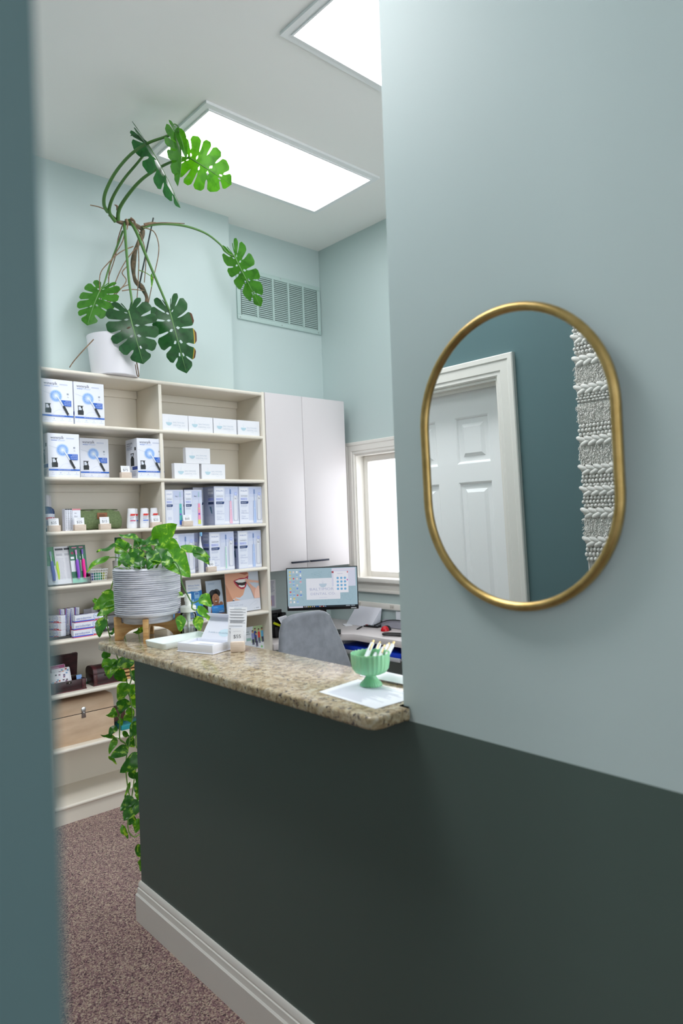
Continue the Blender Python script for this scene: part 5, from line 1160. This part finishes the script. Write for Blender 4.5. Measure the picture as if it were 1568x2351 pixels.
# ---- monstera on top of the bookcase
MP = V((1.622, 3.630, 2.3415))
t = thing('monstera_plant', 'tall leggy split-leaf plant in a white pot on top of the bookcase', 'potted plant', MP)
def mpart(mb, name): return mb.build(name, t, -MP)
mb = MB(); mb.lathe([(0, 0), (.122, 0), (.126, .004), (.147, .215), (.148, .222), (.143, .222), (.141, .20), (0, .2)], (0, 0, 0), M('#eceaf0', .3), 48); mb.build('pot', t)
mb = MB(); mb.lathe([(0, .204), (.07, .206), (.1405, .2005)], (0, 0, 0), SOIL, 32); mb.build('soil', t)
TR = [(1.622, 3.64, 2.54), (1.8229, 3.6500, 2.7863), (1.8151, 3.6500, 2.8818), (1.7680, 3.6500, 2.9245), (1.7582, 3.6500, 3.0065), (1.7741, 3.6500, 3.0984), (1.8110, 3.6500, 3.1800), (1.8225, 3.6400, 3.2281)]
mb = MB(); mb.tube(TR, lambda u: .013+.003*math.sin(23*u), BARK, 12, 5); mb.tube([(1.8225, 3.6400, 3.2281), (1.7570, 3.6300, 3.2396), (1.6809, 3.6100, 3.2204), (1.6401, 3.6000, 3.2217), (1.6004, 3.5900, 3.2383)], lambda u: .012-.002*u, BARK, 12, 5); mpart(mb, 'trunk')
mb = MB(); mb.tube([(1.8786, 3.6200, 3.3050), (1.7829, 3.6400, 2.8807)], .0045, M('#22302c', .5), 8); mpart(mb, 'stake')
def petiole(pts, r0=.0075, r1=.005, m=STEM): mb = MB(); mb.tube(pts, lambda u: r0+(r1-r0)*u, m, 9, 6); return mpart(mb, 'petiole')
petiole([(1.5757, 3.5600, 3.2361), (1.5311, 3.5000, 3.2395), (1.5059, 3.4200, 3.2689), (1.5080, 3.3000, 3.3238), (1.5221, 3.1500, 3.3580), (1.5524, 3.0300, 3.3719), (1.5998, 2.9500, 3.3838), (1.6438, 2.8800, 3.3951)], .010, .0055)
petiole([(1.6312, 3.5900, 3.2080), (1.5816, 3.5500, 3.2341), (1.5625, 3.4600, 3.2711), (1.5660, 3.3300, 3.3178), (1.5824, 3.2000, 3.3567), (1.5973, 3.1200, 3.3915)], .010, .0055)
petiole([(1.6477, 3.5900, 3.2202), (1.6349, 3.5400, 3.2607), (1.6468, 3.4400, 3.3107), (1.6672, 3.3300, 3.3491), (1.6919, 3.2200, 3.3643), (1.7181, 3.0900, 3.3626), (1.7586, 2.9800, 3.3513)], .011, .0055)
petiole([(1.8117, 3.6300, 3.2300), (1.8639, 3.6200, 3.2605), (1.9515, 3.6000, 3.2824), (2.0686, 3.5800, 3.2924), (2.1887, 3.5600, 3.2747), (2.2786, 3.5500, 3.2300), (2.3302, 3.5400, 3.1790), (2.3741, 3.5300, 3.1706)], .009, .004)
petiole([(1.6933, 3.6100, 3.2237), (1.6781, 3.5700, 3.1436), (1.6655, 3.5300, 3.0038), (1.6587, 3.5000, 2.8553), (1.6562, 3.4700, 2.7250), (1.6300, 3.4600, 2.6723)], .009, .005)
petiole([(1.7277, 3.6200, 3.2522), (1.7481, 3.5800, 3.1806), (1.7876, 3.5500, 3.0463), (1.8352, 3.5200, 2.8977), (1.8911, 3.4900, 2.7341)], .010, .006)
petiole([(1.6881, 3.6200, 3.1786), (1.6479, 3.6200, 3.0745), (1.6041, 3.6200, 2.9631), (1.5688, 3.6200, 2.8552), (1.5523, 3.6200, 2.8288)], .006, .004)
petiole([(1.7866, 3.6400, 2.9858), (1.8191, 3.6200, 2.9709), (1.8471, 3.6000, 2.9470)], .003, .002, STEM_P)
def mleaf(*a, **k): return mpart(monstera_leaf(*a, **k), 'leaf')
mleaf((1.6293, 3.4550, 2.6747), (1.6764, 3.4000, 2.3821), (-.55, -.7, .55), .27, MONSTERA, fold=.16, droop=.25, seed=3)
mleaf((1.8929, 3.4900, 2.7344), (1.9601, 3.4400, 2.3722), (-.6, -.75, .25), .235, MONSTERA, fold=.18, droop=.12, seed=11, brown=-1)
mleaf((1.5523, 3.6200, 2.8288), (1.4558, 3.5900, 2.5989), (-.7, -.7, .15), .22, MONSTERA_BACKLIT, fold=.15, droop=.15, seed=5)
mleaf((1.7469, 2.9800, 3.3509), (1.9198, 2.8600, 3.2171), (-.45, -.75, -.35), .235, MONSTERA_BACKLIT, fold=.10, droop=.14, seed=8)
mleaf((1.5623, 3.0600, 3.3986), (1.7185, 3.0200, 3.0991), (.80, -.35, .40), .20, MONSTERA, fold=.5, droop=.10, seed=21, hole=False)
mleaf((2.3722, 3.5300, 3.1727), (2.5406, 3.5000, 2.8751), (-.85, -.35, .2), .19, MONSTERA_BACKLIT, fold=.25, droop=.10, seed=14)
mleaf((1.6486, 2.8900, 3.3778), (1.6659, 2.9500, 3.1647), (.7, -.6, .2), .17, MONSTERA_BACKLIT, fold=.7, droop=.22, seed=31, hole=False)
mpart(leaf((1.5532, 3.0600, 3.3886), (1.4625, 3.0200, 3.3764), (-.3, -.5, .8), .05, MONSTERA, fold=.4, droop=.2, seed=9), 'leaf')
mpart(leaf((1.8472, 3.6000, 2.9510), (1.8345, 3.5800, 2.8745), (-.7, -.7, .2), .016, POTHOS_L, seed=4), 'leaf')
mpart(leaf((1.6436, 2.8800, 3.3917), (1.6803, 2.8800, 3.2767), (-.5, -.8, .1), .05, MONSTERA_BACKLIT, fold=.9, droop=.2, seed=6), 'leaf')
mb = MB(); mb.tube([(1.6438, 2.8800, 3.3951), (1.6409, 2.8800, 3.4175), (1.6228, 2.8800, 3.4243), (1.6136, 2.8800, 3.4130), (1.6238, 2.8800, 3.4113)], .003, STEM, 8, 5); mpart(mb, 'tendril')
RT = [[(1.7015, 3.6000, 3.2382), (1.6768, 3.6000, 3.1142), (1.6170, 3.6100, 3.0018), (1.6026, 3.6300, 2.9115), (1.6062, 3.6500, 2.7622)],
      [(1.8011, 3.6000, 3.2210), (1.8499, 3.5700, 3.2034), (1.8729, 3.5600, 3.1417), (1.8752, 3.5700, 3.0650), (1.8504, 3.5900, 2.9368), (1.8252, 3.6200, 2.7791)],
      [(1.7525, 3.6300, 3.1109), (1.6624, 3.6000, 3.0482), (1.5789, 3.5800, 2.9608), (1.5382, 3.6000, 2.8890), (1.5460, 3.6200, 2.7585)],
      [(1.7643, 3.6200, 3.1025), (1.6889, 3.5900, 3.0044), (1.6502, 3.6000, 2.9285), (1.6242, 3.6200, 2.8510)],
      [(1.7102, 3.6200, 2.9868), (1.6665, 3.6000, 2.9321), (1.6895, 3.6000, 2.8900), (1.6346, 3.6100, 2.8115), (1.5805, 3.6200, 2.7342)],
      [(1.7738, 3.6100, 3.1495), (1.7686, 3.6000, 3.0177), (1.7602, 3.6000, 2.8968), (1.7524, 3.6100, 2.7790)],
      [(1.7265, 3.6000, 3.2449), (1.7679, 3.5700, 3.1665), (1.7977, 3.5700, 3.0549), (1.7985, 3.6000, 2.9047)],
      [(1.4503, 3.5000, 2.5035), (1.3934, 3.5200, 2.4337), (1.3597, 3.5500, 2.3842), (1.3460, 3.5700, 2.3557)],
      [(1.5853, 3.5900, 3.2572), (1.5301, 3.5700, 3.2536), (1.4775, 3.5500, 3.2404)],
      [(1.8028, 3.6200, 3.2363), (1.8981, 3.6000, 3.2748), (2.0598, 3.5800, 3.3059)],
      [(1.6683, 3.4600, 2.4024), (1.6972, 3.5000, 2.3409), (1.6876, 3.5000, 2.3437), (1.6646, 3.4700, 2.3925)],
      [(1.6630, 3.6000, 2.8300), (1.7246, 3.5900, 2.8473), (1.7968, 3.6000, 2.8565)], [(1.5482, 3.6000, 2.7232), (1.6516, 3.6100, 2.8382), (1.7233, 3.6200, 2.8869)],
      [(1.6801, 3.6000, 3.2089), (1.6577, 3.6200, 3.1238), (1.6470, 3.6300, 3.0383), (1.6069, 3.6500, 2.9026)]]
for r in RT:
    mb = MB(); mb.tube(r, lambda u: .0032-.0006*u, ROOT, 7, 5); mpart(mb, 'aerial_root')
for a, b in (((1.6992, 3.5950, 3.2358), (1.6943, 3.5800, 3.1745)), ((1.6427, 3.5750, 3.2678), (1.6213, 3.5700, 3.2909)), ((1.8204, 3.6200, 3.2489), (1.8980, 3.6000, 3.2731)), ((1.7268, 3.6000, 3.2529), (1.7541, 3.5900, 3.2171))):
    mb = MB(); a = V(a); b = V(b); mb.tube([a, (a+b)/2+V((.004, -.004, .006)), b], lambda u: .008*(1-u)+.002, ROOT, 8, 4); mpart(mb, 'dry_sheath')

# ---- pothos in a ribbed pot on a wooden stand
PP = V((1.197, 2.455, GZ))
t = thing('pothos_plant', 'trailing pothos in a ribbed pale grey pot at the end of the granite', 'potted plant', (PP.x, PP.y, GZ+.066))
PO = -V((PP.x, PP.y, GZ+.066))
prof = [(0, .066), (.090, .066), (.094, .070), (.094, .086), (.1, .090), (.114, .094), (.120, .100)]
nr = 22
for i in range(nr):
    z = .102+.170*i/nr; dz = .170/nr; r = .1195+.0035*(i/nr)
    prof += [(r, z), (r+.0036, z+dz*.25), (r+.0042, z+dz*.5), (r+.0036, z+dz*.75), (r, z+dz*.97)]
prof += [(.1225, .273), (.121, .276), (.117, .275), (.115, .25), (0, .25)]
POTM, nt, b = nodes('brushed_grey_glaze')
n1 = N(nt, 'ShaderNodeTexNoise', Scale=10.0, Detail=4.0); mp = nt.nodes.new('ShaderNodeMapping'); mp.inputs['Scale'].default_value = (1, 1, 14); nt.links.new(objco(nt), mp.inputs['Vector']); nt.links.new(mp.outputs['Vector'], n1.inputs['Vector'])
r_ = ramp(nt, n1.outputs['Fac'], [(.35, '#a9abb6'), (.5, '#c3c4ce'), (.65, '#d9d9e1')]); nt.links.new(r_.outputs['Color'], b.inputs['Base Color']); b.inputs['Roughness'].default_value = .45
mb = MB(); mb.lathe(prof, (PP.x, PP.y, GZ), POTM, 72); mb.sharp = 60; mb.build('pot', t, PO)
mb = MB(); mb.lathe([(0, .254), (.05, .258), (.1145, .251)], (PP.x, PP.y, GZ), SOIL, 32); mb.build('soil', t, PO)
ts = thing('plant_stand', 'light wooden crossed plank stand under the ribbed pot', 'plant stand', PP, math.radians(-31))
pk = [(-.125, 0), (-.094, 0)] + [(-.094*math.cos(PI*i/14), .048*math.sin(PI*i/14)) for i in range(1, 14)] + [(.094, 0), (.125, 0), (.127, .0885), (.100, .0885), (.099, .0655), (-.099, .0655), (-.100, .0885), (-.127, .0885)]
mb = MB(); mb.prism(pk, 'y', -.010, .010, WOOD, .0012); mb.build('plank', ts)
mb = MB(); mb.X = Matrix.Rotation(PI/2, 4, 'Z'); 
for s_ in (1, -1):
    mb.prism([(s_*p[0], p[1]) for p in [(.0102, .047), (.03, .045)] + [(.094*math.cos(PI*i/14), .048*math.sin(PI*i/14)) for i in range(5, 0, -1)] + [(.094, 0), (.125, 0), (.127, .0885), (.100, .0885), (.099, .0655), (.0102, .0655)]], 'y', -.010, .010, WOOD, .0012)
mb.build('plank', ts)
def pleaf(base, tip, w, m=POTHOS, nh=(-.5, -.65, .5), fold=.25, droop=.12, seed=[0]):
    seed[0] += 1; o = leaf(base, tip, nh, w, m, fold, droop, 0, seed[0]).build('leaf', t, PO); return o
def vine(pts, r=.0026, m=STEM_P): mb = MB(); mb.tube(pts, r, m, 7, 6); return mb.build('vine', t, PO)
TC = V((PP.x, PP.y, GZ+.262))
LV = [((1.2229, 2.4006, 1.4621), (1.2586, 2.3138, 1.5164), .090, POTHOS_L, (-.55, -.7, .2)), ((1.1598, 2.4578, 1.4615), (1.1008, 2.4839, 1.4866), .036, POTHOS, (-.3, -.5, .8)),
 ((1.1240, 2.4906, 1.4198), (1.1161, 2.5242, 1.4672), .066, POTHOS_L, (-.6, -.7, .2)), ((1.0905, 2.4938, 1.4397), (1.0301, 2.5217, 1.4203), .034, POTHOS, (-.2, -.4, .9)), ((1.0616, 2.5204, 1.3962), (0.9956, 2.5401, 1.3512), .034, POTHOS_L, (-.2, -.5, .8)),
 ((1.1970, 2.4512, 1.4542), (1.2211, 2.3755, 1.4424), .052, POTHOS, (-.5, -.6, .6)), ((1.1479, 2.4958, 1.4347), (1.1004, 2.5118, 1.4426), .034, POTHOS, (-.4, -.5, .8)), ((1.2479, 2.4323, 1.4315), (1.3259, 2.3896, 1.3553), .11, POTHOS_L, (-.55, -.7, .3)),
 ((1.2350, 2.3230, 1.3991), (1.2592, 2.2345, 1.3193), .095, POTHOS_L, (-.6, -.7, .3)), ((1.2989, 2.3323, 1.4252), (1.3574, 2.2527, 1.3878), .046, POTHOS_L, (-.4, -.5, .8)), ((1.3192, 2.2871, 1.4134), (1.3444, 2.2378, 1.3590), .046, POTHOS, (-.45, -.7, .5)),
 ((1.1017, 2.4300, 1.4078), (1.0727, 2.4297, 1.3675), .034, POTHOS_L, (-.6, -.7, .2)), ((1.1060, 2.3992, 1.4028), (1.1232, 2.3572, 1.3537), .052, POTHOS, (-.5, -.7, .5)), ((1.1489, 2.4142, 1.4140), (1.1051, 2.4004, 1.3642), .06, POTHOS, (-.5, -.7, .5)),
 ((1.1769, 2.3888, 1.4233), (1.1624, 2.4288, 1.4363), .036, POTHOS, (-.4, -.6, .7)), ((1.1725, 2.3659, 1.4062), (1.1805, 2.3051, 1.3771), .05, POTHOS, (-.5, -.7, .5)), ((1.2005, 2.3675, 1.4151), (1.2067, 2.3085, 1.3646), .055, POTHOS, (-.5, -.7, .4)),
 ((1.1395, 2.3691, 1.3871), (1.1047, 2.3604, 1.3603), .05, POTHOS, (-.5, -.7, .5)), ((1.1785, 2.3338, 1.3853), (1.1381, 2.3302, 1.3569), .05, POTHOS, (-.5, -.6, .6)), ((1.1643, 2.4809, 1.4412), (1.1879, 2.4324, 1.4547), .05, POTHOS, (-.5, -.7, .5)),
 ((1.2123, 2.3031, 1.3872), (1.1793, 2.2928, 1.3619), .045, POTHOS, (-.5, -.7, .5)), ((1.0971, 2.4209, 1.3924), (1.0938, 2.3837, 1.3638), .045, POTHOS, (-.5, -.7, .5)), ((1.1869, 2.4338, 1.4077), (1.1947, 2.3730, 1.3904), .05, POTHOS, (-.5, -.7, .6)), ((1.1637, 2.4817, 1.4157), (1.1385, 2.4776, 1.4064), .045, POTHOS_L, (-.5, -.7, .6)), ((1.2300, 2.3948, 1.4129), (1.2369, 2.3348, 1.3884), .05, POTHOS_L, (-.5, -.7, .6)),
 # left of the pot
 ((1.1188, 2.5782, 1.2393), (1.0380, 2.5978, 1.2006), .070, POTHOS_L, (-.55, -.7, .3)), ((1.1233, 2.6010, 1.2486), (1.0821, 2.6112, 1.2603), .032, POTHOS_L, (-.5, -.6, .6)), ((1.1070, 2.5622, 1.2103), (1.0418, 2.5677, 1.1728), .048, POTHOS_L, (-.5, -.7, .4)), ((1.0554, 2.5555, 1.1570), (1.0380, 2.5450, 1.0962), .046, POTHOS, (-.6, -.75, .1)), ((1.0649, 2.6272, 1.2234), (1.0609, 2.6442, 1.2345), .02, POTHOS_L, (-.5, -.7, .3)), ((1.1285, 2.5978, 1.1028), (1.1076, 2.6169, 1.0926), .026, POTHOS, (-.5, -.6, .6)), ((1.1817, 2.4687, 1.1120), (1.1430, 2.4768, 1.1050), .025, POTHOS_L, (-.5, -.6, .6)),
 # right of the pot
 ((1.2918, 2.2058, 1.2456), (1.3044, 2.1677, 1.2116), .05, POTHOS_L, (-.6, -.7, .3)), ((1.2841, 2.2132, 1.2029), (1.3115, 2.1889, 1.1540), .035, POTHOS_L, (-.4, -.6, .7)), ((1.3071, 2.2738, 1.1580), (1.3131, 2.2689, 1.1105), .042, POTHOS_L, (-.6, -.75, .2)), ((1.2605, 2.3158, 1.1633), (1.2583, 2.3185, 1.1100), .04, POTHOS_L, (-.6, -.75, .2)), ((1.2846, 2.3471, 1.2502), (1.2773, 2.3538, 1.2441), .02, POTHOS_L, (-.5, -.7, .4))]
for b_, tp, w, m, nh in LV: pleaf(b_, tp, w, m, nh)
for b_, tp, w, m, nh in LV[:25]:
    b_ = V(b_); a_ = TC + V(((b_.x-TC.x)*.35, (b_.y-TC.y)*.35, 0)); mid = (a_+b_)/2 + V((0, 0, .025)); vine([a_, mid, b_], .0019)
vine([TC+V((-.06, .05, 0)), (1.1311, 2.5928, 1.3564), (1.1351, 2.6167, 1.3028), (1.1251, 2.5996, 1.2298), (1.1054, 2.5638, 1.1975), (1.0679, 2.5576, 1.1697), (1.0554, 2.5555, 1.1570)])
vine([TC+V((.05, -.05, .0)), (1.2231, 2.2800, 1.3775), (1.2333, 2.2577, 1.3374), (1.2360, 2.2557, 1.3005), (1.2620, 2.2596, 1.2484), (1.2640, 2.2311, 1.2254), (1.2801, 2.2165, 1.2323), (1.2918, 2.2058, 1.2456)], .0026, STEM)
vine([(1.2640, 2.2311, 1.2254), (1.2664, 2.2427, 1.2058), (1.2754, 2.2347, 1.1962), (1.2840, 2.2133, 1.2014)])
# curtain of vines hanging behind the end of the half wall
HL = [((1.0974, 2.6400, 1.0172), (1.1187, 2.6400, 0.9954), .040, POTHOS, 0), ((1.2102, 2.6600, 0.9637), (1.1229, 2.6400, 0.9631), .055, POTHOS, 0), ((1.1398, 2.6600, 0.9691), (1.1072, 2.6300, 0.9136), .070, POTHOS_L, 0), ((1.1222, 2.6600, 0.9785), (1.0928, 2.6600, 0.9557), .045, POTHOS_L, 0), ((1.1563, 2.6600, 0.9272), (1.1859, 2.6400, 0.8857), .050, POTHOS, 0),
 ((1.1883, 2.6600, 0.8646), (1.1459, 2.6400, 0.8157), .058, POTHOS_L, 0), ((1.1816, 2.6600, 0.8026), (1.1531, 2.6400, 0.7625), .060, POTHOS, 0), ((1.1479, 2.6800, 0.7539), (1.1038, 2.6700, 0.7625), .024, POTHOS_L, 0), ((1.1499, 2.6900, 0.7493), (1.1455, 2.6900, 0.7808), .032, POTHOS_L, 0), ((1.1337, 2.6800, 0.6669), (1.0767, 2.6600, 0.6935), .018, POTHOS, 0), ((1.1448, 2.6800, 0.7024), (1.1163, 2.6700, 0.6745), .034, POTHOS, 0),
 ((1.1750, 2.6600, 0.6102), (1.1032, 2.6400, 0.6012), .048, POTHOS, 0), ((1.1444, 2.6800, 0.6504), (1.1139, 2.6700, 0.6042), .030, POTHOS_L, 0), ((1.1263, 2.6900, 0.5854), (1.1502, 2.6800, 0.5533), .016, POTHOS_L, 0), ((1.2241, 2.6400, 0.5672), (1.1342, 2.6200, 0.5373), .068, POTHOS, 0), ((1.2058, 2.6800, 0.5030), (1.2352, 2.6700, 0.4753), .035, POTHOS, 0), ((1.1954, 2.6600, 0.4039), (1.1400, 2.6400, 0.3793), .048, POTHOS, 0),
 ((1.2017, 2.6400, 0.3890), (1.1445, 2.6200, 0.3424), .072, POTHOS, 0), ((1.1575, 2.6600, 0.3008), (1.1718, 2.6500, 0.2524), .026, POTHOS_L, 0), ((1.2313, 2.6800, 0.2966), (1.2157, 2.6700, 0.2541), .040, POTHOS_L, 0), ((1.2208, 2.6600, 0.2007), (1.2307, 2.6600, 0.1489), .035, POTHOS, 0), ((1.2281, 2.6600, 0.1410), (1.2289, 2.6600, 0.0989), .024, POTHOS_L, 0), ((1.2313, 2.6600, 0.6996), (1.1947, 2.6400, 0.6511), .050, POTHOS, 0),
 ((1.2390, 2.6800, 0.4494), (1.2282, 2.6800, 0.4082), .036, POTHOS, 0), ((1.2423, 2.6800, 0.4084), (1.2318, 2.6800, 0.3783), .032, POTHOS_L, 0), ((1.2342, 2.6800, 0.8503), (1.2118, 2.6800, 0.8105), .044, POTHOS_L, 0), ((1.2388, 2.6700, 0.9132), (1.2258, 2.6600, 0.8773), .050, POTHOS, 0), ((1.2352, 2.6800, 0.8102), (1.2427, 2.6800, 0.7552), .048, POTHOS_L, 0), ((1.2146, 2.6900, 0.7594), (1.2251, 2.6800, 0.7235), .036, POTHOS_L, 0),
 ((1.1998, 2.6900, 0.7361), (1.2244, 2.6900, 0.7040), .036, POTHOS_L, 0), ((1.1883, 2.6900, 0.6682), (1.2107, 2.6900, 0.6451), .022, POTHOS, 0), ((1.2104, 2.6900, 0.6364), (1.2255, 2.6800, 0.5994), .040, POTHOS, 0), ((1.1807, 2.7000, 0.7208), (1.1821, 2.7000, 0.6940), .024, POTHOS_L, 0), ((1.2040, 2.6900, 0.4524), (1.1814, 2.6900, 0.4019), .014, POTHOS_L, 0), ((1.2289, 2.6600, 0.4973), (1.2228, 2.6600, 0.4594), .03, POTHOS, 0), ((1.2133, 2.6900, 0.3171), (1.1982, 2.6900, 0.2867), .04, POTHOS, 0)]
for b_, tp, w, m, _ in HL: pleaf(b_, tp, w, m, (-.62, -.75, .15), .22, .10)
vine([TC+V((.0, .06, .0)), (1.225, 2.60, 1.345), (1.22, 2.64, 1.30), (1.19, 2.66, 1.15), (1.2078, 2.6700, 0.9628), (1.2194, 2.6700, 0.8946), (1.2046, 2.6700, 0.8445), (1.2154, 2.6700, 0.7806), (1.2156, 2.6700, 0.7188), (1.2011, 2.6700, 0.6342), (1.1860, 2.6700, 0.5723), (1.1828, 2.6700, 0.5076), (1.1935, 2.6700, 0.4170), (1.2107, 2.6600, 0.3796)])
vine([TC+V((-.03, .07, .0)), (1.16, 2.60, 1.345), (1.14, 2.65, 1.28), (1.12, 2.66, 1.12), (1.2007, 2.6900, 0.8950), (1.2061, 2.6900, 0.8497), (1.1750, 2.6900, 0.7504), (1.1709, 2.6900, 0.6986), (1.1701, 2.6900, 0.6462), (1.1913, 2.6900, 0.6234), (1.2045, 2.6900, 0.6024)])
vine([(1.25, 2.64, 1.15), (1.2426, 2.6900, 0.8873), (1.2544, 2.6900, 0.8180), (1.2380, 2.6900, 0.6207), (1.2468, 2.6900, 0.5739), (1.2256, 2.6900, 0.4684), (1.2112, 2.6900, 0.3928), (1.1918, 2.6900, 0.3020), (1.1927, 2.6800, 0.2609), (1.2151, 2.6800, 0.2357), (1.2408, 2.6800, 0.2314), (1.2327, 2.6700, 0.1358)], .0024)
for a_, b_ in (((1.1479, 2.6800, 0.7539), (1.1761, 2.6900, 0.7150)), ((1.1337, 2.6800, 0.6669), (1.1915, 2.6800, 0.6256)), ((1.1750, 2.6600, 0.6102), (1.1911, 2.6700, 0.6148)), ((1.1954, 2.6600, 0.4039), (1.2109, 2.6600, 0.3839)), ((1.1563, 2.6600, 0.9272), (1.2008, 2.6800, 0.8965))): vine([a_, (V(a_)+V(b_))/2+V((0, 0, .006)), b_], .0017)

# ================================================================ mirror and wall hanging
t = thing('wall_mirror', 'gold framed pill shaped mirror hanging on the sage wall', 'mirror', (1.128, MYC, 1.623))
t.rotation_euler = (0, MTILT, 0)
def pill(hw, hh, n=24):
    out = []; r = hw
    for i in range(n+1): a = PI*i/n; out.append((r*math.cos(a), hh-r+r*math.sin(a)))
    for i in range(n+1): a = PI+PI*i/n; out.append((r*math.cos(a), -(hh-r)+r*math.sin(a)))
    return out
mb = MB(); ring = pill(MHW-.009, MHH-.009, 40); m_ = len(ring); ns = 16; vs = []; fs = []
for i, (y, z) in enumerate(ring):
    y2, z2 = ring[(i+1) % m_]; y0, z0 = ring[i-1]; tx = V((0, y2-y0, z2-z0)).normalized(); nn = V((0, tx.z, -tx.y))
    for k in range(ns):
        a = 2*PI*k/ns; vs.append(V((0, y, z)) + nn*.009*math.cos(a) + V((1, 0, 0))*.011*math.sin(a))
fs = [(i*ns+k, ((i+1) % m_)*ns+k, ((i+1) % m_)*ns+(k+1) % ns, i*ns+(k+1) % ns) for i in range(m_) for k in range(ns)]
mb.add(vs, fs, GOLD); mb.build('frame', t)
mb = MB(); mb.prism(pill(MHW-.010, MHH-.010, 40), 'x', -.001, .004, M('#eef2f2', .0, metal=1)); mb.build('mirror_glass', t)
mb = MB(); mb.prism(pill(MHW-.010, MHH-.010, 24), 'x', .0041, .008, BLACK); mb.build('backing', t)

t = thing('macrame_hanging', 'cream woven wool wall hanging of braids, loops and shag on the teal wall', 'wall hanging', (-.2, 1.05, 2.20))
YW = .262; rr = random.Random(9)
z = lambda zy: 2.167-(730+zy*.2595-747)*.001679-2.20
def wpart2(mb, name): mb.sharp = 80; mb.build(name, t)
mb = MB(); mb.tube([(.012, -YW-.05, .04), (.012, YW+.05, .04)], .011, WOOD, 14); mb.build('rod', t)
mb = MB(); mb.box(.002, .010, -YW+.006, YW-.006, z(2150), .04, CREAM); mb.build('backing', t)
def beads(z1, z0, rows):
    mb = MB(); ny = int(2*YW/.0145); h = (z1-z0)/rows
    for r in range(rows):
        for k in range(ny): mb.ball((.017+rr.uniform(-.001, .002), -YW+.008+(k+.5*(r % 2)*.6)*.0145+rr.uniform(-.001, .001), z0+h*(r+.5)), .0074, CREAM, 8, 5, (1, .95, h/.0148))
    wpart2(mb, 'loop_band')
def braid(zc, h):
    mb = MB(); p = .031; n = int(2*YW/p)+1
    for k in range(n):
        for row, sg in ((1, 1), (-1, -1)):
            y = -YW+.004+(k+(.5 if row > 0 else 0))*p
            mb.X = Matrix.Translation((.017+rr.uniform(-.001, .001), y, zc+row*h*.24)) @ Matrix.Rotation(sg*.42, 4, 'X')
            mb.ball((0, 0, 0), 1, CREAM, 12, 7, (.0105, .0235, h*.30))
    mb.X = Matrix.Identity(4); mb.tube([(.010, -YW, zc), (.010, YW, zc)], h*.25, CREAM, 8)
    wpart2(mb, 'braid')
def shag(z1, z0):
    mb = MB(); mb.box(.010, .016, -YW, YW, z0, z1, CREAM); n = 2400
    for i in range(n):
        y = rr.uniform(-YW-.003, YW+.003); zz = rr.uniform(z0, z1); b = V((.014, y, zz)); e = b+V((rr.uniform(.004, .010), rr.uniform(-.006, .006), rr.uniform(-.009, .003)))
        mb.tube([b, (b+e)/2+V((.002, 0, .002)), e], lambda u: .0012, CREAM, 3, 0, False)
    o = None; wpart2(mb, 'shag_band')
braid(z(30), .03); beads(z(70), z(170), 3); braid(z(195), .034); beads(z(228), z(332), 3); braid(z(390), .036); shag(z(435), z(600)); braid(z(640), .034); beads(z(680), z(755), 3); shag(z(762), z(935)); beads(z(940), z(1052), 3)
braid(z(1090), .034); shag(z(1120), z(1300)); braid(z(1342), .034); beads(z(1385), z(1497), 3); braid(z(1530), .034); beads(z(1572), z(1675), 3); braid(z(1722), .036); shag(z(1765), z(1935)); braid(z(1975), .036); beads(z(2022), z(2150), 3)
mb = MB()
for k in range(110):
    y = -YW+.006+(2*YW-.012)*k/109; mb.tube([(.012, y, z(2150)), (.013+rr.uniform(0, .003), y+rr.uniform(-.002, .002), z(2300)), (.010, y+rr.uniform(-.006, .006), z(2150)-.20)], .0021, CREAM, 5)
wpart2(mb, 'fringe')

# ================================================================ daylight, camera
w = bpy.data.worlds.new('sky'); sc.world = w; w.use_nodes = True
w.node_tree.nodes['Background'].inputs['Color'].default_value = (.93, .96, 1, 1); w.node_tree.nodes['Background'].inputs['Strength'].default_value = SKY

cam = bpy.data.cameras.new('camera'); co = bpy.data.objects.new('camera', cam); COL.objects.link(co); sc.camera = co
cam.sensor_fit = 'HORIZONTAL'; cam.sensor_width = 24; cam.sensor_height = 36; cam.lens = 23.843
co.matrix_world = Matrix([[0.74116, 0.020942, -0.671002, 0.0], [-0.670393, -0.029652, -0.741413, 0.0], [-0.035423, 0.999341, -0.007938, 1.52], [0.0, 0.0, 0.0, 1.0]])
cam.clip_start = .02; cam.clip_end = 60
cam.dof.use_dof = True; cam.dof.focus_distance = 3.1; cam.dof.aperture_fstop = 3.0
sc.view_settings.view_transform = 'Standard'; sc.view_settings.look = 'None'; sc.view_settings.exposure = EXPO; sc.view_settings.gamma = 1; sc.view_settings.use_curve_mapping = False
try:
    sc.cycles.use_denoising = True; sc.cycles.max_bounces = 10; sc.cycles.diffuse_bounces = 5; sc.cycles.caustics_reflective = False; sc.cycles.caustics_refractive = False
except Exception: pass
